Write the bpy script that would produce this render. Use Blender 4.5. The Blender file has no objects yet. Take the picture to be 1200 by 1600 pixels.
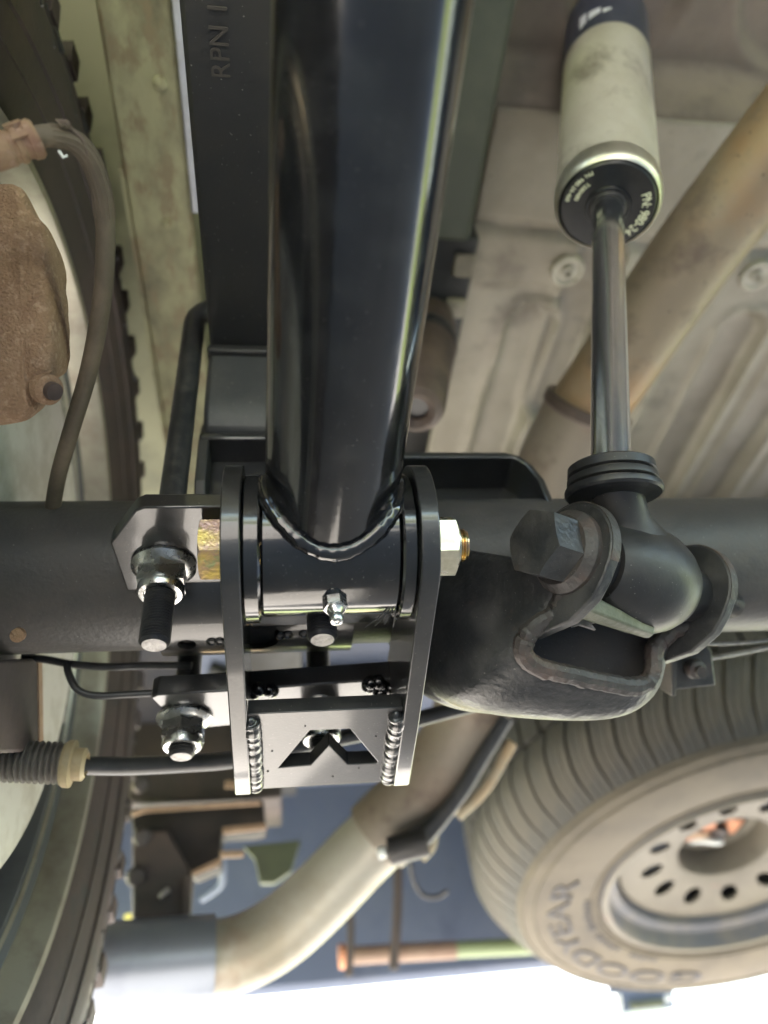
import bpy, bmesh, math, random
from mathutils import Vector as V, Matrix as Mx, noise as NZ, geometry as GEO
random.seed(7)
R = math.radians
sc = bpy.context.scene
C = sc.collection

# ------------------------------------------------------------------ camera, sky, sun, exposure
cd = bpy.data.cameras.new('camera'); cam = bpy.data.objects.new('camera', cd); C.objects.link(cam)
_r, _u, _f = ((0.990505, -0.097773, -0.096646), (0.007084, -0.665760, 0.746133), (0.137295, 0.739733, 0.658745))
cam.matrix_world = Mx(((_r[0], _u[0], -_f[0], 0.0), (_r[1], _u[1], -_f[1], 0.0), (_r[2], _u[2], -_f[2], 0.13), (0, 0, 0, 1)))
cd.sensor_fit = 'VERTICAL'; cd.sensor_height = 36.0; cd.sensor_width = 27.0
cd.lens = 1150.0 / 1600.0 * 36.0
cd.clip_start = 0.01; cd.clip_end = 400.0
cd.dof.use_dof = True; cd.dof.focus_distance = 0.40; cd.dof.aperture_fstop = 4.2
sc.camera = cam
SUN_EL, SUN_AZ = 27.0, -37.0           # the sun stands behind the truck (towards +Y), a little to the left
w = bpy.data.worlds.new('World'); sc.world = w; w.use_nodes = True
nt = w.node_tree; bg = nt.nodes['Background']
sky = nt.nodes.new('ShaderNodeTexSky'); sky.sky_type = 'NISHITA'; sky.sun_disc = False
sky.sun_elevation = R(SUN_EL); sky.sun_rotation = R(SUN_AZ); sky.air_density = 1.0; sky.dust_density = 1.5
nt.links.new(sky.outputs[0], bg.inputs[0]); bg.inputs[1].default_value = 0.09
sl = bpy.data.lights.new('sun', 'SUN'); sl.energy = 5.0; sl.angle = R(0.55); sl.color = (1.0, 0.95, 0.86)
so = bpy.data.objects.new('sun', sl); C.objects.link(so)
_d = V((math.sin(R(SUN_AZ)) * math.cos(R(SUN_EL)), math.cos(R(SUN_AZ)) * math.cos(R(SUN_EL)), math.sin(R(SUN_EL))))
so.rotation_euler = _d.to_track_quat('Z', 'Y').to_euler()
sc.view_settings.view_transform = 'Standard'; sc.view_settings.look = 'None'
sc.view_settings.exposure = 3.8; sc.view_settings.gamma = 1.0
sc.cycles.max_bounces = 10; sc.cycles.diffuse_bounces = 6; sc.cycles.glossy_bounces = 5
sc.cycles.use_denoising = True

# ------------------------------------------------------------------ materials
def mat(name, c, rough=0.5, metal=0.0, c2=None, ns=25.0, lo=0.45, hi=0.65, r2=None, bump=0.0, bs=250.0,
        coat=0.0, spec=0.5, stretch=(1, 1, 1), c3=None, ns3=6.0, lo3=0.55, hi3=0.7, speck=None, speck_c=(.16, .155, .14), m2=None):
    m = bpy.data.materials.new(name); m.use_nodes = True
    n, l = m.node_tree.nodes, m.node_tree.links
    b = n['Principled BSDF']
    b.inputs['Roughness'].default_value = rough; b.inputs['Metallic'].default_value = metal
    b.inputs['Specular IOR Level'].default_value = spec
    b.inputs['Coat Weight'].default_value = coat; b.inputs['Coat Roughness'].default_value = 0.08
    tc = n.new('ShaderNodeTexCoord'); mp = n.new('ShaderNodeMapping'); mp.inputs['Scale'].default_value = stretch
    l.new(tc.outputs['Object'], mp.inputs[0])
    col = n.new('ShaderNodeRGB'); col.outputs[0].default_value = (*c, 1); out = col.outputs[0]
    def layer(out, cc, scale, a, z, detail=6):
        t = n.new('ShaderNodeTexNoise'); t.inputs['Scale'].default_value = scale; t.inputs['Detail'].default_value = detail
        t.inputs['Roughness'].default_value = 0.62
        l.new(mp.outputs[0], t.inputs['Vector'])
        rp = n.new('ShaderNodeMapRange'); rp.inputs[1].default_value = a; rp.inputs[2].default_value = z
        l.new(t.outputs[0], rp.inputs[0])
        mx = n.new('ShaderNodeMix'); mx.data_type = 'RGBA'
        l.new(rp.outputs[0], mx.inputs[0]); l.new(out, mx.inputs[6]); mx.inputs[7].default_value = (*cc, 1)
        return mx.outputs[2], rp.outputs[0]
    if c2 is not None:
        out, fac = layer(out, c2, ns, lo, hi)
        if r2 is not None:
            mr = n.new('ShaderNodeMapRange'); mr.inputs[3].default_value = rough; mr.inputs[4].default_value = r2
            l.new(fac, mr.inputs[0]); l.new(mr.outputs[0], b.inputs['Roughness'])
        if m2 is not None:
            mr = n.new('ShaderNodeMapRange'); mr.inputs[3].default_value = metal; mr.inputs[4].default_value = m2
            l.new(fac, mr.inputs[0]); l.new(mr.outputs[0], b.inputs['Metallic'])
    if c3 is not None:
        out, _ = layer(out, c3, ns3, lo3, hi3)
    if speck:
        out, _ = layer(out, speck_c, speck * 2.4, 0.735, 0.80, 1.0)
    l.new(out, b.inputs['Base Color'])
    if bump:
        t = n.new('ShaderNodeTexNoise'); t.inputs['Scale'].default_value = bs; t.inputs['Detail'].default_value = 4
        l.new(mp.outputs[0], t.inputs['Vector'])
        bp = n.new('ShaderNodeBump'); bp.inputs['Strength'].default_value = bump; bp.inputs['Distance'].default_value = 0.002
        l.new(t.outputs[0], bp.inputs['Height']); l.new(bp.outputs[0], b.inputs['Normal'])
    return m

gloss_black = mat('gloss_black_paint', (.0065, .0068, .008), .13, bump=.03, bs=420, coat=.7, c2=(.012, .013, .014), ns=60, r2=.22, speck=420)
satin_black = mat('satin_black_paint', (.018, .0185, .020), .32, bump=.06, bs=700, c2=(.026, .026, .026), ns=35, c3=(.045, .043, .040), ns3=75, lo3=.60, hi3=.78, speck=330, coat=.75)
axle_black = mat('axle_black', (.042, .041, .041), .46, bump=.22, bs=340, c2=(.066, .060, .055), ns=18, r2=.65, c3=(.11, .065, .045), ns3=14, lo3=.62, hi3=.8, speck=280)
mount_black = mat('mount_black', (.026, .027, .029), .34, bump=.35, bs=240, c2=(.060, .058, .057), ns=28, r2=.6, c3=(.07, .05, .04), ns3=40, lo3=.6, hi3=.75, speck=300)
raw_edge = mat('torn_steel_edge', (.045, .040, .038), .55, bump=.8, bs=170, c2=(.085, .058, .048), ns=45, lo=.5, hi=.7, speck=260)
leaf_black = mat('leaf_spring_paint', (.024, .0245, .025), .48, bump=.12, bs=330, c2=(.030, .029, .027), ns=22, r2=.6, speck=210)
block_grey = mat('spring_block_paint', (.040, .042, .045), .5, bump=.15, bs=330, c2=(.055, .055, .055), ns=28, speck=170)
chrome = mat('chrome', (.92, .93, .94), .17, 1.0, c2=(.75, .75, .75), ns=90, lo=.5, hi=.75, r2=.30, stretch=(1, 1, .25))
zinc = mat('zinc_plating', (.62, .63, .62), .24, 1.0, c2=(.36, .37, .36), ns=90, r2=.4, bump=.1, bs=400)
yellow_zinc = mat('yellow_zinc_plating', (.80, .60, .18), .27, 1.0, c2=(.52, .34, .30), ns=70, lo=.40, hi=.62, c3=(.42, .50, .24), ns3=110, lo3=.56, hi3=.66, bump=.12, bs=500)
pale_zinc = mat('pale_zinc_plating', (.66, .64, .52), .27, 1.0, c2=(.50, .48, .36), ns=60, r2=.4)
dark_steel = mat('dark_phosphate_steel', (.030, .031, .035), .35, .4, c2=(.06, .058, .056), ns=120, r2=.55)
cut_steel = mat('cut_steel_end', (.33, .32, .31), .5, .6, c2=(.2, .19, .19), ns=160, bump=.3, bs=300)
rod_alu = mat('brushed_aluminium', (.60, .565, .50), .42, .35, c2=(.50, .46, .39), ns=22, lo=.45, hi=.7, c3=(.24, .21, .165), ns3=24, lo3=.55, hi3=.75, bump=.12, bs=500, stretch=(1, 1, .6), speck=300, speck_c=(.1, .1, .09))
lip_alu = mat('machined_aluminium', (.74, .71, .62), .36, .9, c2=(.6, .57, .48), ns=50)
cap_black = mat('anodised_black', (.016, .017, .018), .30, .2, c2=(.025, .025, .024), ns=60)
navy_wrap = mat('navy_wrap', (.045, .05, .075), .35, c2=(.06, .065, .09), ns=40)
white_print = mat('white_print', (.75, .77, .80), .5)
lime_print = mat('pale_print', (.68, .72, .50), .5)
rubber = mat('black_rubber', (.020, .020, .021), .40, c2=(.034, .032, .031), ns=35, r2=.55, speck=340, bump=.06, bs=300)
hose_rub = mat('dusty_hose_rubber', (.095, .078, .055), .7, c2=(.145, .115, .08), ns=30, bump=.25, bs=300)
clamp_rust = mat('rusty_clamp', (.30, .205, .12), .7, .1, c2=(.22, .12, .08), ns=60, c3=(.42, .30, .22), ns3=120, bump=.4, bs=260)
rust = mat('rusted_cast_iron', (.31, .20, .12), .9, c2=(.24, .145, .085), ns=120, lo=.40, hi=.66, c3=(.39, .265, .17), ns3=240, lo3=.50, hi3=.64, bump=1.0, bs=700)
tyre_rub = mat('tyre_rubber', (.042, .033, .030), .68, c2=(.066, .047, .042), ns=9, lo=.4, hi=.65, bump=.25, bs=160, c3=(.035, .034, .033), ns3=30)
spare_rub = mat('spare_tread_rubber', (.046, .047, .048), .72, c2=(.078, .070, .058), ns=14, lo=.42, hi=.65, bump=.3, bs=120)
spare_side = mat('dusty_spare_sidewall', (.105, .090, .065), .8, c2=(.066, .057, .044), ns=9, lo=.45, hi=.7, bump=.15, bs=120)
spare_let = mat('spare_lettering', (.034, .034, .040), .7, c2=(.05, .047, .046), ns=30)
rim_dirty = mat('dusty_steel_rim', (.120, .110, .084), .6, c2=(.085, .076, .060), ns=10, lo=.45, hi=.7, c3=(.24, .14, .09), ns3=22, lo3=.66, hi3=.78, bump=.1, bs=200)
rim_dark = mat('rim_well_paint', (.06, .065, .08), .5, c2=(.10, .095, .09), ns=14)
rim_alloy = mat('alloy_rim_inside', (.13, .135, .14), .45, .35, c2=(.085, .085, .085), ns=12, r2=.6)
rim_lip = mat('bare_rim_lip', (.40, .38, .31), .35, .6, c2=(.3, .27, .22), ns=30)
pale_weight = mat('pale_wheel_weight', (.26, .255, .225), .5, c2=(.20, .19, .16), ns=30)
rotor_m = mat('brake_rotor_iron', (.56, .55, .50), .5, .2, c2=(.42, .40, .34), ns=30)
rail_m = mat('grass_lit_rail_paint', (.31, .305, .175), .62, c2=(.135, .125, .075), ns=20, lo=.44, hi=.64, c3=(.21, .175, .10), ns3=55, lo3=.50, hi3=.62, bump=.3, bs=190, stretch=(1, .5, 1))  # dirty rail paint; its olive also holds light thrown up by the grass
rail_lip = mat('lit_rail_lip', (.48, .50, .55), .4, c2=(.40, .41, .44), ns=40)  # pale blue-grey is light on the flange edge, put into the colour
shield_m = mat('dusty_bed_floor', (.255, .236, .190), .55, .25, c2=(.180, .160, .122), ns=7, lo=.4, hi=.66, c3=(.095, .082, .066), ns3=9, lo3=.56, hi3=.74, bump=.2, bs=170, speck=60, speck_c=(.13, .11, .085))
floor_dirt = mat('brown_bed_floor', (.125, .103, .083), .75, c2=(.18, .15, .118), ns=8, lo=.42, hi=.66, c3=(.10, .085, .07), ns3=14, bump=.2, bs=140)
clip_m = mat('push_clip_metal', (.30, .285, .235), .45, .3, c2=(.38, .36, .3), ns=60)
navy = mat('haze_tinted_underbody', (.075, .095, .150), .45, c2=(.09, .11, .16), ns=5, c3=(.06, .075, .12), ns3=12)  # blue veiling glare is mixed into this underbody colour
body_paint = mat('body_paint', (.05, .07, .13), .3, coat=.5)
dark_under = mat('dark_underbody', (.030, .031, .034), .6, c2=(.05, .047, .043), ns=8, bump=.15, bs=120)
green_beam = mat('green_grey_beam', (.055, .064, .05), .5, c2=(.08, .088, .066), ns=10)
brown_rub = mat('brown_bump_rubber', (.055, .040, .034), .55, c2=(.10, .072, .058), ns=25, bump=.25, bs=160)
pipe_m = mat('exhaust_steel', (.26, .235, .18), .5, .3, c2=(.36, .305, .205), ns=8, lo=.4, hi=.66, c3=(.40, .26, .13), ns3=5.5, lo3=.54, hi3=.66, bump=.12, bs=150, r2=.62)
pipe_hot = mat('heat_stained_exhaust', (.235, .195, .140), .5, .3, c2=(.27, .165, .085), ns=5, lo=.48, hi=.68, c3=(.135, .105, .08), ns3=26, lo3=.52, hi3=.70, bump=.25, bs=150, speck=70, speck_c=(.09, .06, .04))
pipe_mid = mat('dull_exhaust_steel', (.205, .178, .145), .5, .3, c2=(.20, .14, .10), ns=6, c3=(.10, .08, .065), ns3=24, lo3=.54, hi3=.72, bump=.25, bs=150, speck=70, speck_c=(.08, .055, .04))
pipe_pale = mat('pale_exhaust_steel', (.34, .33, .285), .42, .3, c2=(.26, .235, .18), ns=8, c3=(.20, .15, .11), ns3=13, lo3=.56, hi3=.74, bump=.15, bs=150, speck=70, speck_c=(.12, .09, .06))
sleeve_m = mat('stainless_sleeve', (.20, .225, .27), .35, .5, c2=(.16, .18, .225), ns=9)
bracket_brown = mat('brown_rusty_bracket', (.060, .050, .048), .7, c2=(.09, .068, .06), ns=14, bump=.2, bs=140)
lip_tan = mat('rust_and_lit_edge', (.30, .20, .13), .7, c2=(.38, .27, .18), ns=30)  # rust tone, also used as painted light along the hanger's flange edges
tag_green = mat('pale_green_plastic', (.08, .095, .06), .5, c2=(.06, .07, .05), ns=20)
yellow_grass = mat('sunlit_grass_yellow', (.80, .74, .22), .5)  # flat yellow for sunlit grass glimpsed through a gap
ivory = mat('ivory_plastic', (.40, .32, .19), .5, c2=(.3, .24, .14), ns=60)
cable_blk = mat('cable_jacket', (.030, .032, .036), .32, c2=(.05, .05, .05), ns=40)
orange_r = mat('orange_rust', (.48, .22, .12), .7, c2=(.3, .13, .08), ns=30)
plate_blue = mat('hitch_blue', (.10, .13, .19), .4)
pale_paint = mat('pale_paint', (.62, .66, .64), .4)
concrete = mat('driveway_concrete', (.52, .495, .475), .85, c2=(.45, .43, .415), ns=3, bump=.2, bs=60)
lawn_m = mat('lawn_green', (.21, .27, .035), .9, c2=(.14, .20, .028), ns=5, c3=(.29, .31, .07), ns3=2.0, bump=.5, bs=40)

# ------------------------------------------------------------------ mesh helpers
def basis(o, z, x=None):
    """4x4 frame at o whose local z runs along z (and local x as near x as it can)."""
    z = V(z).normalized()
    x = V(x) if x is not None else (V((1, 0, 0)) if abs(z.x) < .9 else V((0, 1, 0)))
    x = (x - z * x.dot(z)).normalized(); y = z.cross(x)
    return Mx(((x.x, y.x, z.x, o[0]), (x.y, y.y, z.y, o[1]), (x.z, y.z, z.z, o[2]), (0, 0, 0, 1)))

def add_lathe(bm, prof, F, seg=40, closed=False, cap=True):
    rings = []
    for (r, h) in prof:
        rings.append([bm.verts.new(F @ V((r * math.cos(2 * math.pi * k / seg), r * math.sin(2 * math.pi * k / seg), h))) for k in range(seg)])
    m = len(rings)
    for i in range(m if closed else m - 1):
        a, b = rings[i], rings[(i + 1) % m]
        for k in range(seg):
            bm.faces.new((a[k], a[(k + 1) % seg], b[(k + 1) % seg], b[k]))
    if cap and not closed:
        bm.faces.new(list(reversed(rings[0]))); bm.faces.new(rings[-1])

def smooth_path(pts, n=8):
    pts = [V(p) for p in pts]; q = [pts[0] * 2 - pts[1]] + pts + [pts[-1] * 2 - pts[-2]]; out = []
    for i in range(1, len(q) - 2):
        a, b, c, d = q[i - 1:i + 3]
        for k in range(n):
            t = k / n
            out.append(.5 * ((2 * b) + (c - a) * t + (2 * a - 5 * b + 4 * c - d) * t * t + (3 * b - a - 3 * c + d) * t ** 3))
    out.append(pts[-1]); return out

def add_sweep(bm, pts, r, seg=14, cap=True, flat=None, up=None):
    pts = [V(p) for p in pts]; n = len(pts)
    T = [(pts[min(i + 1, n - 1)] - pts[max(i - 1, 0)]).normalized() for i in range(n)]
    x = V(up) if up is not None else (V((0, 0, 1)) if abs(T[0].z) < .9 else V((1, 0, 0)))
    rings = []
    for i in range(n):
        x = (x - T[i] * x.dot(T[i])).normalized(); y = T[i].cross(x)
        rr = r[i] if isinstance(r, (list, tuple)) else r
        rings.append([bm.verts.new(pts[i] + (x * math.cos(2 * math.pi * k / seg) * (flat or 1) + y * math.sin(2 * math.pi * k / seg)) * rr) for k in range(seg)])
    for a, b in zip(rings, rings[1:]):
        for k in range(seg):
            bm.faces.new((a[k], a[(k + 1) % seg], b[(k + 1) % seg], b[k]))
    if cap:
        bm.faces.new(list(reversed(rings[0]))); bm.faces.new(rings[-1])

def add_prism(bm, poly, t0, t1, F):
    a = [bm.verts.new(F @ V((x, y, t0))) for x, y in poly]; b = [bm.verts.new(F @ V((x, y, t1))) for x, y in poly]
    n = len(poly)
    bm.faces.new(list(reversed(a))); bm.faces.new(b)
    for i in range(n):
        bm.faces.new((a[i], a[(i + 1) % n], b[(i + 1) % n], b[i]))

def add_box(bm, lo, hi, F=Mx.Identity(4)):
    add_prism(bm, [(lo[0], lo[1]), (hi[0], lo[1]), (hi[0], hi[1]), (lo[0], hi[1])], lo[2], hi[2], F)

def obj(name, bm, m, parent=None, bevel=0.0, seg=2, angle=35, smooth=True):
    if isinstance(bm, bmesh.types.BMesh):
        bmesh.ops.recalc_face_normals(bm, faces=bm.faces[:])
        me = bpy.data.meshes.new(name); bm.to_mesh(me); bm.free()
    else:
        me = bm
    o = bpy.data.objects.new(name, me); C.objects.link(o)
    if m is not None:
        me.materials.clear(); me.materials.append(m)
    if smooth:
        for p in me.polygons: p.use_smooth = True
        me.set_sharp_from_angle(angle=R(angle))
    if bevel:
        b = o.modifiers.new('bevel', 'BEVEL'); b.width = bevel; b.segments = seg; b.limit_method = 'ANGLE'; b.angle_limit = R(32)
        b.harden_normals = False
    if parent is not None:
        o.parent = parent
        if parent.type == 'EMPTY':
            o.matrix_parent_inverse = Mx.Translation(parent.location).inverted()
    return o

def thing(name, loc, label, cat, group=None):
    o = bpy.data.objects.new(name, None); C.objects.link(o); o.location = loc; o.empty_display_size = .02
    return tag(o, label, cat, group)

def tag(o, label, cat, group=None):
    o['label'] = label; o['category'] = cat
    if group: o['group'] = group
    return o

def cut(o, cutters):
    """Bake boolean differences into o's mesh."""
    tmp = []
    for bm in cutters:
        bmesh.ops.recalc_face_normals(bm, faces=bm.faces[:])
        me = bpy.data.meshes.new('cutter'); bm.to_mesh(me); bm.free()
        c = bpy.data.objects.new('cutter', me); C.objects.link(c); tmp.append(c)
        md = o.modifiers.new('cut', 'BOOLEAN'); md.operation = 'DIFFERENCE'; md.object = c; md.solver = 'EXACT'
    dg = bpy.context.evaluated_depsgraph_get(); dg.update()
    me = bpy.data.meshes.new_from_object(o.evaluated_get(dg))
    o.modifiers.clear(); o.data = me
    for c in tmp: bpy.data.objects.remove(c)
    for p in me.polygons: p.use_smooth = True
    me.set_sharp_from_angle(angle=R(35))

def text_mesh(s, size, depth, F, bend=None, res=6, wide=1.0):
    """Flat raised lettering: the string s laid on frame F; bend=(radius, angle0, step_sign) lays it round a circle in F's xy plane."""
    cu = bpy.data.curves.new('lettering', 'FONT'); cu.body = s; cu.size = size; cu.extrude = depth / 2; cu.resolution_u = res; cu.offset = 0
    cu.align_x = 'LEFT' if bend else 'CENTER'; cu.align_y = 'CENTER'
    t = bpy.data.objects.new('lettering', cu); C.objects.link(t)
    dg = bpy.context.evaluated_depsgraph_get(); dg.update()
    me = bpy.data.meshes.new_from_object(t.evaluated_get(dg)); bpy.data.objects.remove(t)
    for v in me.vertices:
        p = v.co.copy(); p.x *= wide
        if bend:
            rad, a0, sx = bend            # sx=1: clockwise, tops outward; sx=-1: the other way, tops inward
            a = a0 - p.x * sx / rad; rr = rad + p.y * sx
            p = V((rr * math.cos(a), rr * math.sin(a), p.z))
        v.co = F @ p
    return me

def hex_poly(af, rot=0.0):
    r = af / 2 / math.cos(R(30)); return [(r * math.cos(R(60 * k) + rot), r * math.sin(R(60 * k) + rot)) for k in range(6)]

def add_hex(bm, af, h0, h1, F, rot=0.0, chamfer=(True, True)):
    """Hexagon bar from h0 to h1 with turned (chamfered) ends."""
    P = hex_poly(af, rot); rin = af / 2 * .97
    lay = []
    k = (af / 2) * .075
    N = 36
    def outer(a):
        a = (a - rot) % R(60); return af / 2 / math.cos(a - R(30))
    for (h, lim) in ((h0, rin if chamfer[0] else 9), (h0 + k, 9), (h1 - k, 9), (h1, rin if chamfer[1] else 9)):
        ring = []
        for i in range(N):
            a = 2 * math.pi * i / N + rot; r = min(outer(a), lim)
            hh = h
            if lim == 9 and (h == h0 + k and chamfer[0]):
                hh = h0 + k * (outer(a) - af / 2) / (af / 2 / math.cos(R(30)) - af / 2)
                hh = max(hh, h0 + .0001)
            if lim == 9 and (h == h1 - k and chamfer[1]):
                hh = h1 - k * (outer(a) - af / 2) / (af / 2 / math.cos(R(30)) - af / 2)
                hh = min(hh, h1 - .0001)
            ring.append(bm.verts.new(F @ V((r * math.cos(a), r * math.sin(a), hh))))
        lay.append(ring)
    for a, b in zip(lay, lay[1:]):
        for i in range(N): bm.faces.new((a[i], a[(i + 1) % N], b[(i + 1) % N], b[i]))
    bm.faces.new(list(reversed(lay[0]))); bm.faces.new(lay[-1])

def thread_prof(r, h0, h1, pitch, depth, chamfer=True):
    pr = []; n = max(1, int(round(abs(h1 - h0) / pitch))); s = (h1 - h0) / n
    for i in range(n):
        pr += [(r - depth, h0 + s * i), (r, h0 + s * (i + .35)), (r, h0 + s * (i + .6))]
    pr.append((r - depth, h1))
    return pr

def add_bead(bm, pts, r, pitch, amp=.25, seg=10, up=None, jitter=.12):
    """A stacked weld bead along pts."""
    P = [V(p) for p in pts]; L = [0.0]
    for a, b in zip(P, P[1:]): L.append(L[-1] + (b - a).length)
    n = max(8, int(L[-1] / pitch * 6)); q, rr = [], []
    j = 0
    for i in range(n + 1):
        s = L[-1] * i / n
        while j < len(L) - 2 and L[j + 1] < s: j += 1
        t = (s - L[j]) / max(L[j + 1] - L[j], 1e-9)
        p = P[j].lerp(P[j + 1], t)
        ph = (s / pitch) % 1.0
        g = 1 - amp + amp * math.sqrt(max(0, 1 - (2 * ph - 1) ** 2)) + jitter * (NZ.noise(V((s * 220, 3.1, 1.7))))
        e = min(1, min(s, L[-1] - s) / (r * 1.2) + .35)
        q.append(p + V((NZ.noise(V((s * 160, 9, 2))), NZ.noise(V((s * 160, 5, 7))), NZ.noise(V((s * 160, 1, 4))))) * r * .25); rr.append(r * g * e)
    add_sweep(bm, q, rr, seg=seg, up=up)

BM = bmesh.new

# ================================================================== SETTING
bm = BM(); add_box(bm, (-16, -16, -.25), (16, 16, -.024)); o = obj('lawn', bm, lawn_m, smooth=False); o['kind'] = 'structure'
bm = BM(); add_box(bm, (-1.0, -8.0, -.20), (3.0, 2.6, -.016)); o = obj('driveway', bm, concrete, smooth=False); o['kind'] = 'structure'

# ------------------------------------------------------------------ pickup body above everything
body = thing('pickup_truck_body', (.55, -.5, .9), 'dark blue pickup body overhead with dusty embossed bed floor and haze-tinted rear valance', 'truck body')

def sd_seg(p, a, b):
    ax, ay = b[0] - a[0], b[1] - a[1]; t = ((p[0] - a[0]) * ax + (p[1] - a[1]) * ay) / (ax * ax + ay * ay)
    t = max(0, min(1, t)); return math.hypot(p[0] - a[0] - ax * t, p[1] - a[1] - ay * t)
def sst(e0, e1, x):
    t = max(0, min(1, (x - e0) / (e1 - e0))); return t * t * (3 - 2 * t)

FZ = .90          # underside of the bed floor
BEADS = [((.318, .520), (.300, .98), .034), ((.372, .42), (.372, .64), .030), ((.455, .50), (.455, .60), .0), ((.47, .535), (.47, 1.1), .032),
         ((.60, .515), (.60, 1.1), .032), ((.70, .50), (.70, 1.1), .03), ((.80, .48), (.80, 1.1), .03), ((.91, .46), (.91, 1.1), .03), ((1.02, .46), (1.02, 1.1), .03)]
def floor_z(x, y):
    z = FZ
    for a, b, r in BEADS:
        if r <= 0: continue
        d = sd_seg((x, y), a, b)
        z += .0130 * sst(r + .005, r - .009, d)            # stamped up into the bed
        z -= .0055 * math.exp(-((d - r - .004) / .007) ** 2)
    # cross seam and shallow step of the stamping
    z += .007 * math.exp(-((y - .392 + .01 * math.sin(x * 9)) / .006) ** 2)
    z += .007 * sst(.455, .470, y) * sst(.41, .395, x)
    z += .006 * math.exp(-(((x - .30) / .04) ** 2 + ((y - .465) / .03) ** 2))
    z += .0015 * NZ.noise(V((x * 5, y * 5, .3)))
    return z
def grid(name, x0, x1, y0, y1, step, fz, m, parent, thick=.002):
    nx, ny = int((x1 - x0) / step), int((y1 - y0) / step); vs, fs = [], []
    for j in range(ny + 1):
        for i in range(nx + 1):
            x, y = x0 + (x1 - x0) * i / nx, y0 + (y1 - y0) * j / ny; vs.append((x, y, fz(x, y)))
    for j in range(ny):
        for i in range(nx):
            a = j * (nx + 1) + i; fs.append((a, a + nx + 1, a + nx + 2, a + 1))
    me = bpy.data.meshes.new(name); me.from_pydata(vs, [], fs); me.update()
    o = obj(name, me, m, parent, angle=60)
    s = o.modifiers.new('sheet', 'SOLIDIFY'); s.thickness = thick; s.offset = -1
    return o
bed = grid('bed_floor', .213, 1.25, .262, 1.30, .006, floor_z, shield_m, body)
def front_z(x, y):
    z = .95
    for a, b, r in (((.335, -.3), (.335, .165), .06), ((.52, -.3), (.52, .15), .07), ((.72, -.3), (.72, .15), .06), ((.92, -.3), (.92, .15), .06)):
        d = sd_seg((x, y), a, b); z += .010 * sst(r + .006, r - .008, d) - .003 * math.exp(-((d - r - .004) / .007) ** 2)
    z -= .046 * sst(.225, .266, y)
    return z
o = grid('front_floor_panel', .195, 1.25, -.45, .268, .006, front_z, floor_dirt, body)
bm = BM(); add_box(bm, (-.60, -3.2, .98), (1.72, 1.74, 1.02)); obj('bed_underside', bm, dark_under, body)
bm = BM(); add_box(bm, (-.555, -.35, .955), (-.145, 1.25, .9795)); obj('wheelhouse_liner', bm, mat('lit_liner', (.30, .30, .19), .7, c2=(.2, .2, .13), ns=9), body)  # pale olive colour stands in for light on the inner fender
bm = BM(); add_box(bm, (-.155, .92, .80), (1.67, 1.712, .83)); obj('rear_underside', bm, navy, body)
bm = BM(); add_box(bm, (-.60, -3.2, .86), (1.72, -1.1, .90)); obj('unseen_cab_floor', bm, dark_under, body)  # out of view; height set to let sky light in underneath
def side(x0, x1, arch=True):  # out of view; lower edges and filled right arch shaped for reflections
    pl = [(-3.2, .85), (-3.2, 1.75), (-.7, 1.75), (-.7, 1.45), (1.74, 1.45), (1.74, .56), (1.00, .56)]
    for k in range(0, 21) if arch else ():
        a = math.pi * k / 20; pl.append((.40 + .62 * math.cos(a), .50 + .56 * math.sin(a)))
    pl += [(-.17, .85)] if arch else [(-.17, .56), (-.17, .85)]
    bm = BM(); add_prism(bm, pl, x0, x1, Mx(((0, 0, 1, 0), (1, 0, 0, 0), (0, 1, 0, 0), (0, 0, 0, 1)))); return bm
obj('unseen_bed_side', side(-.60, -.56), body_paint, body); obj('unseen_bed_side', side(1.68, 1.72, False), body_paint, body)
# rear valance: closed hanging face in haze-tinted blue with a rolled lower lip
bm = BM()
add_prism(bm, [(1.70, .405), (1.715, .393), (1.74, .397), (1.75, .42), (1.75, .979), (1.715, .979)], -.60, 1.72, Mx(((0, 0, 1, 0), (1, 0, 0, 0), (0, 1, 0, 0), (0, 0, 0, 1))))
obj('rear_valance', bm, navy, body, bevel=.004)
# push-on clips that hold the bed shield
for c in ((0.3370, 0.4341, 0.8950), (0.5785, 0.4302, 0.8950)):
    bm = BM(); F = basis((c[0], c[1], .902), (0, 0, -1))
    add_lathe(bm, [(.0205, 0), (.0205, .0045), (.019, .0075), (.0165, .008), (.0145, .0055), (.0085, .005), (.0075, .0085), (.005, .0095), (.0042, .006), (.0001, .006)], F, 36)
    obj('push_clip', bm, clip_m, body)
# small steel stud hanging from the step of the floor
bm = BM(); add_box(bm, (.545, .268, .875), (.556, .290, .898)); obj('floor_tab', bm, floor_dirt, body, bevel=.002)

# ------------------------------------------------------------------ frame rail at the left
rail = thing('frame_rail', (-.107, .2, .80), 'grass-lit olive dusty frame rail running lengthwise between the rear tyre and the black leaf spring', 'frame rail')
bm = BM(); add_box(bm, (-.1365, -1.4, .800), (-.0800, .74, .93)); obj('rail_box', bm, rail_m, rail, bevel=.004)
bm = BM(); add_box(bm, (-.0797, -1.4, .7975), (-.0735, .335, .93)); obj('flange_lip', bm, rail_lip, rail, bevel=.0015)
bm = BM(); add_box(bm, (-.1395, .30, .801), (-.1362, .74, .86)); obj('seam_strip', bm, rail_m, rail)
for c in [(-0.1034, 0.3476, 0.8000), (-0.0955, 0.2277, 0.8000), (-0.1066, 0.5440, 0.8000)]:
    bm = BM(); add_lathe(bm, [(.006, 0), (.0055, .002), (.003, .0035), (.0001, .0038)], basis((c[0], c[1], .8002), (0, 0, -1)), 18); obj('rivet', bm, rail_m, rail)
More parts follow.
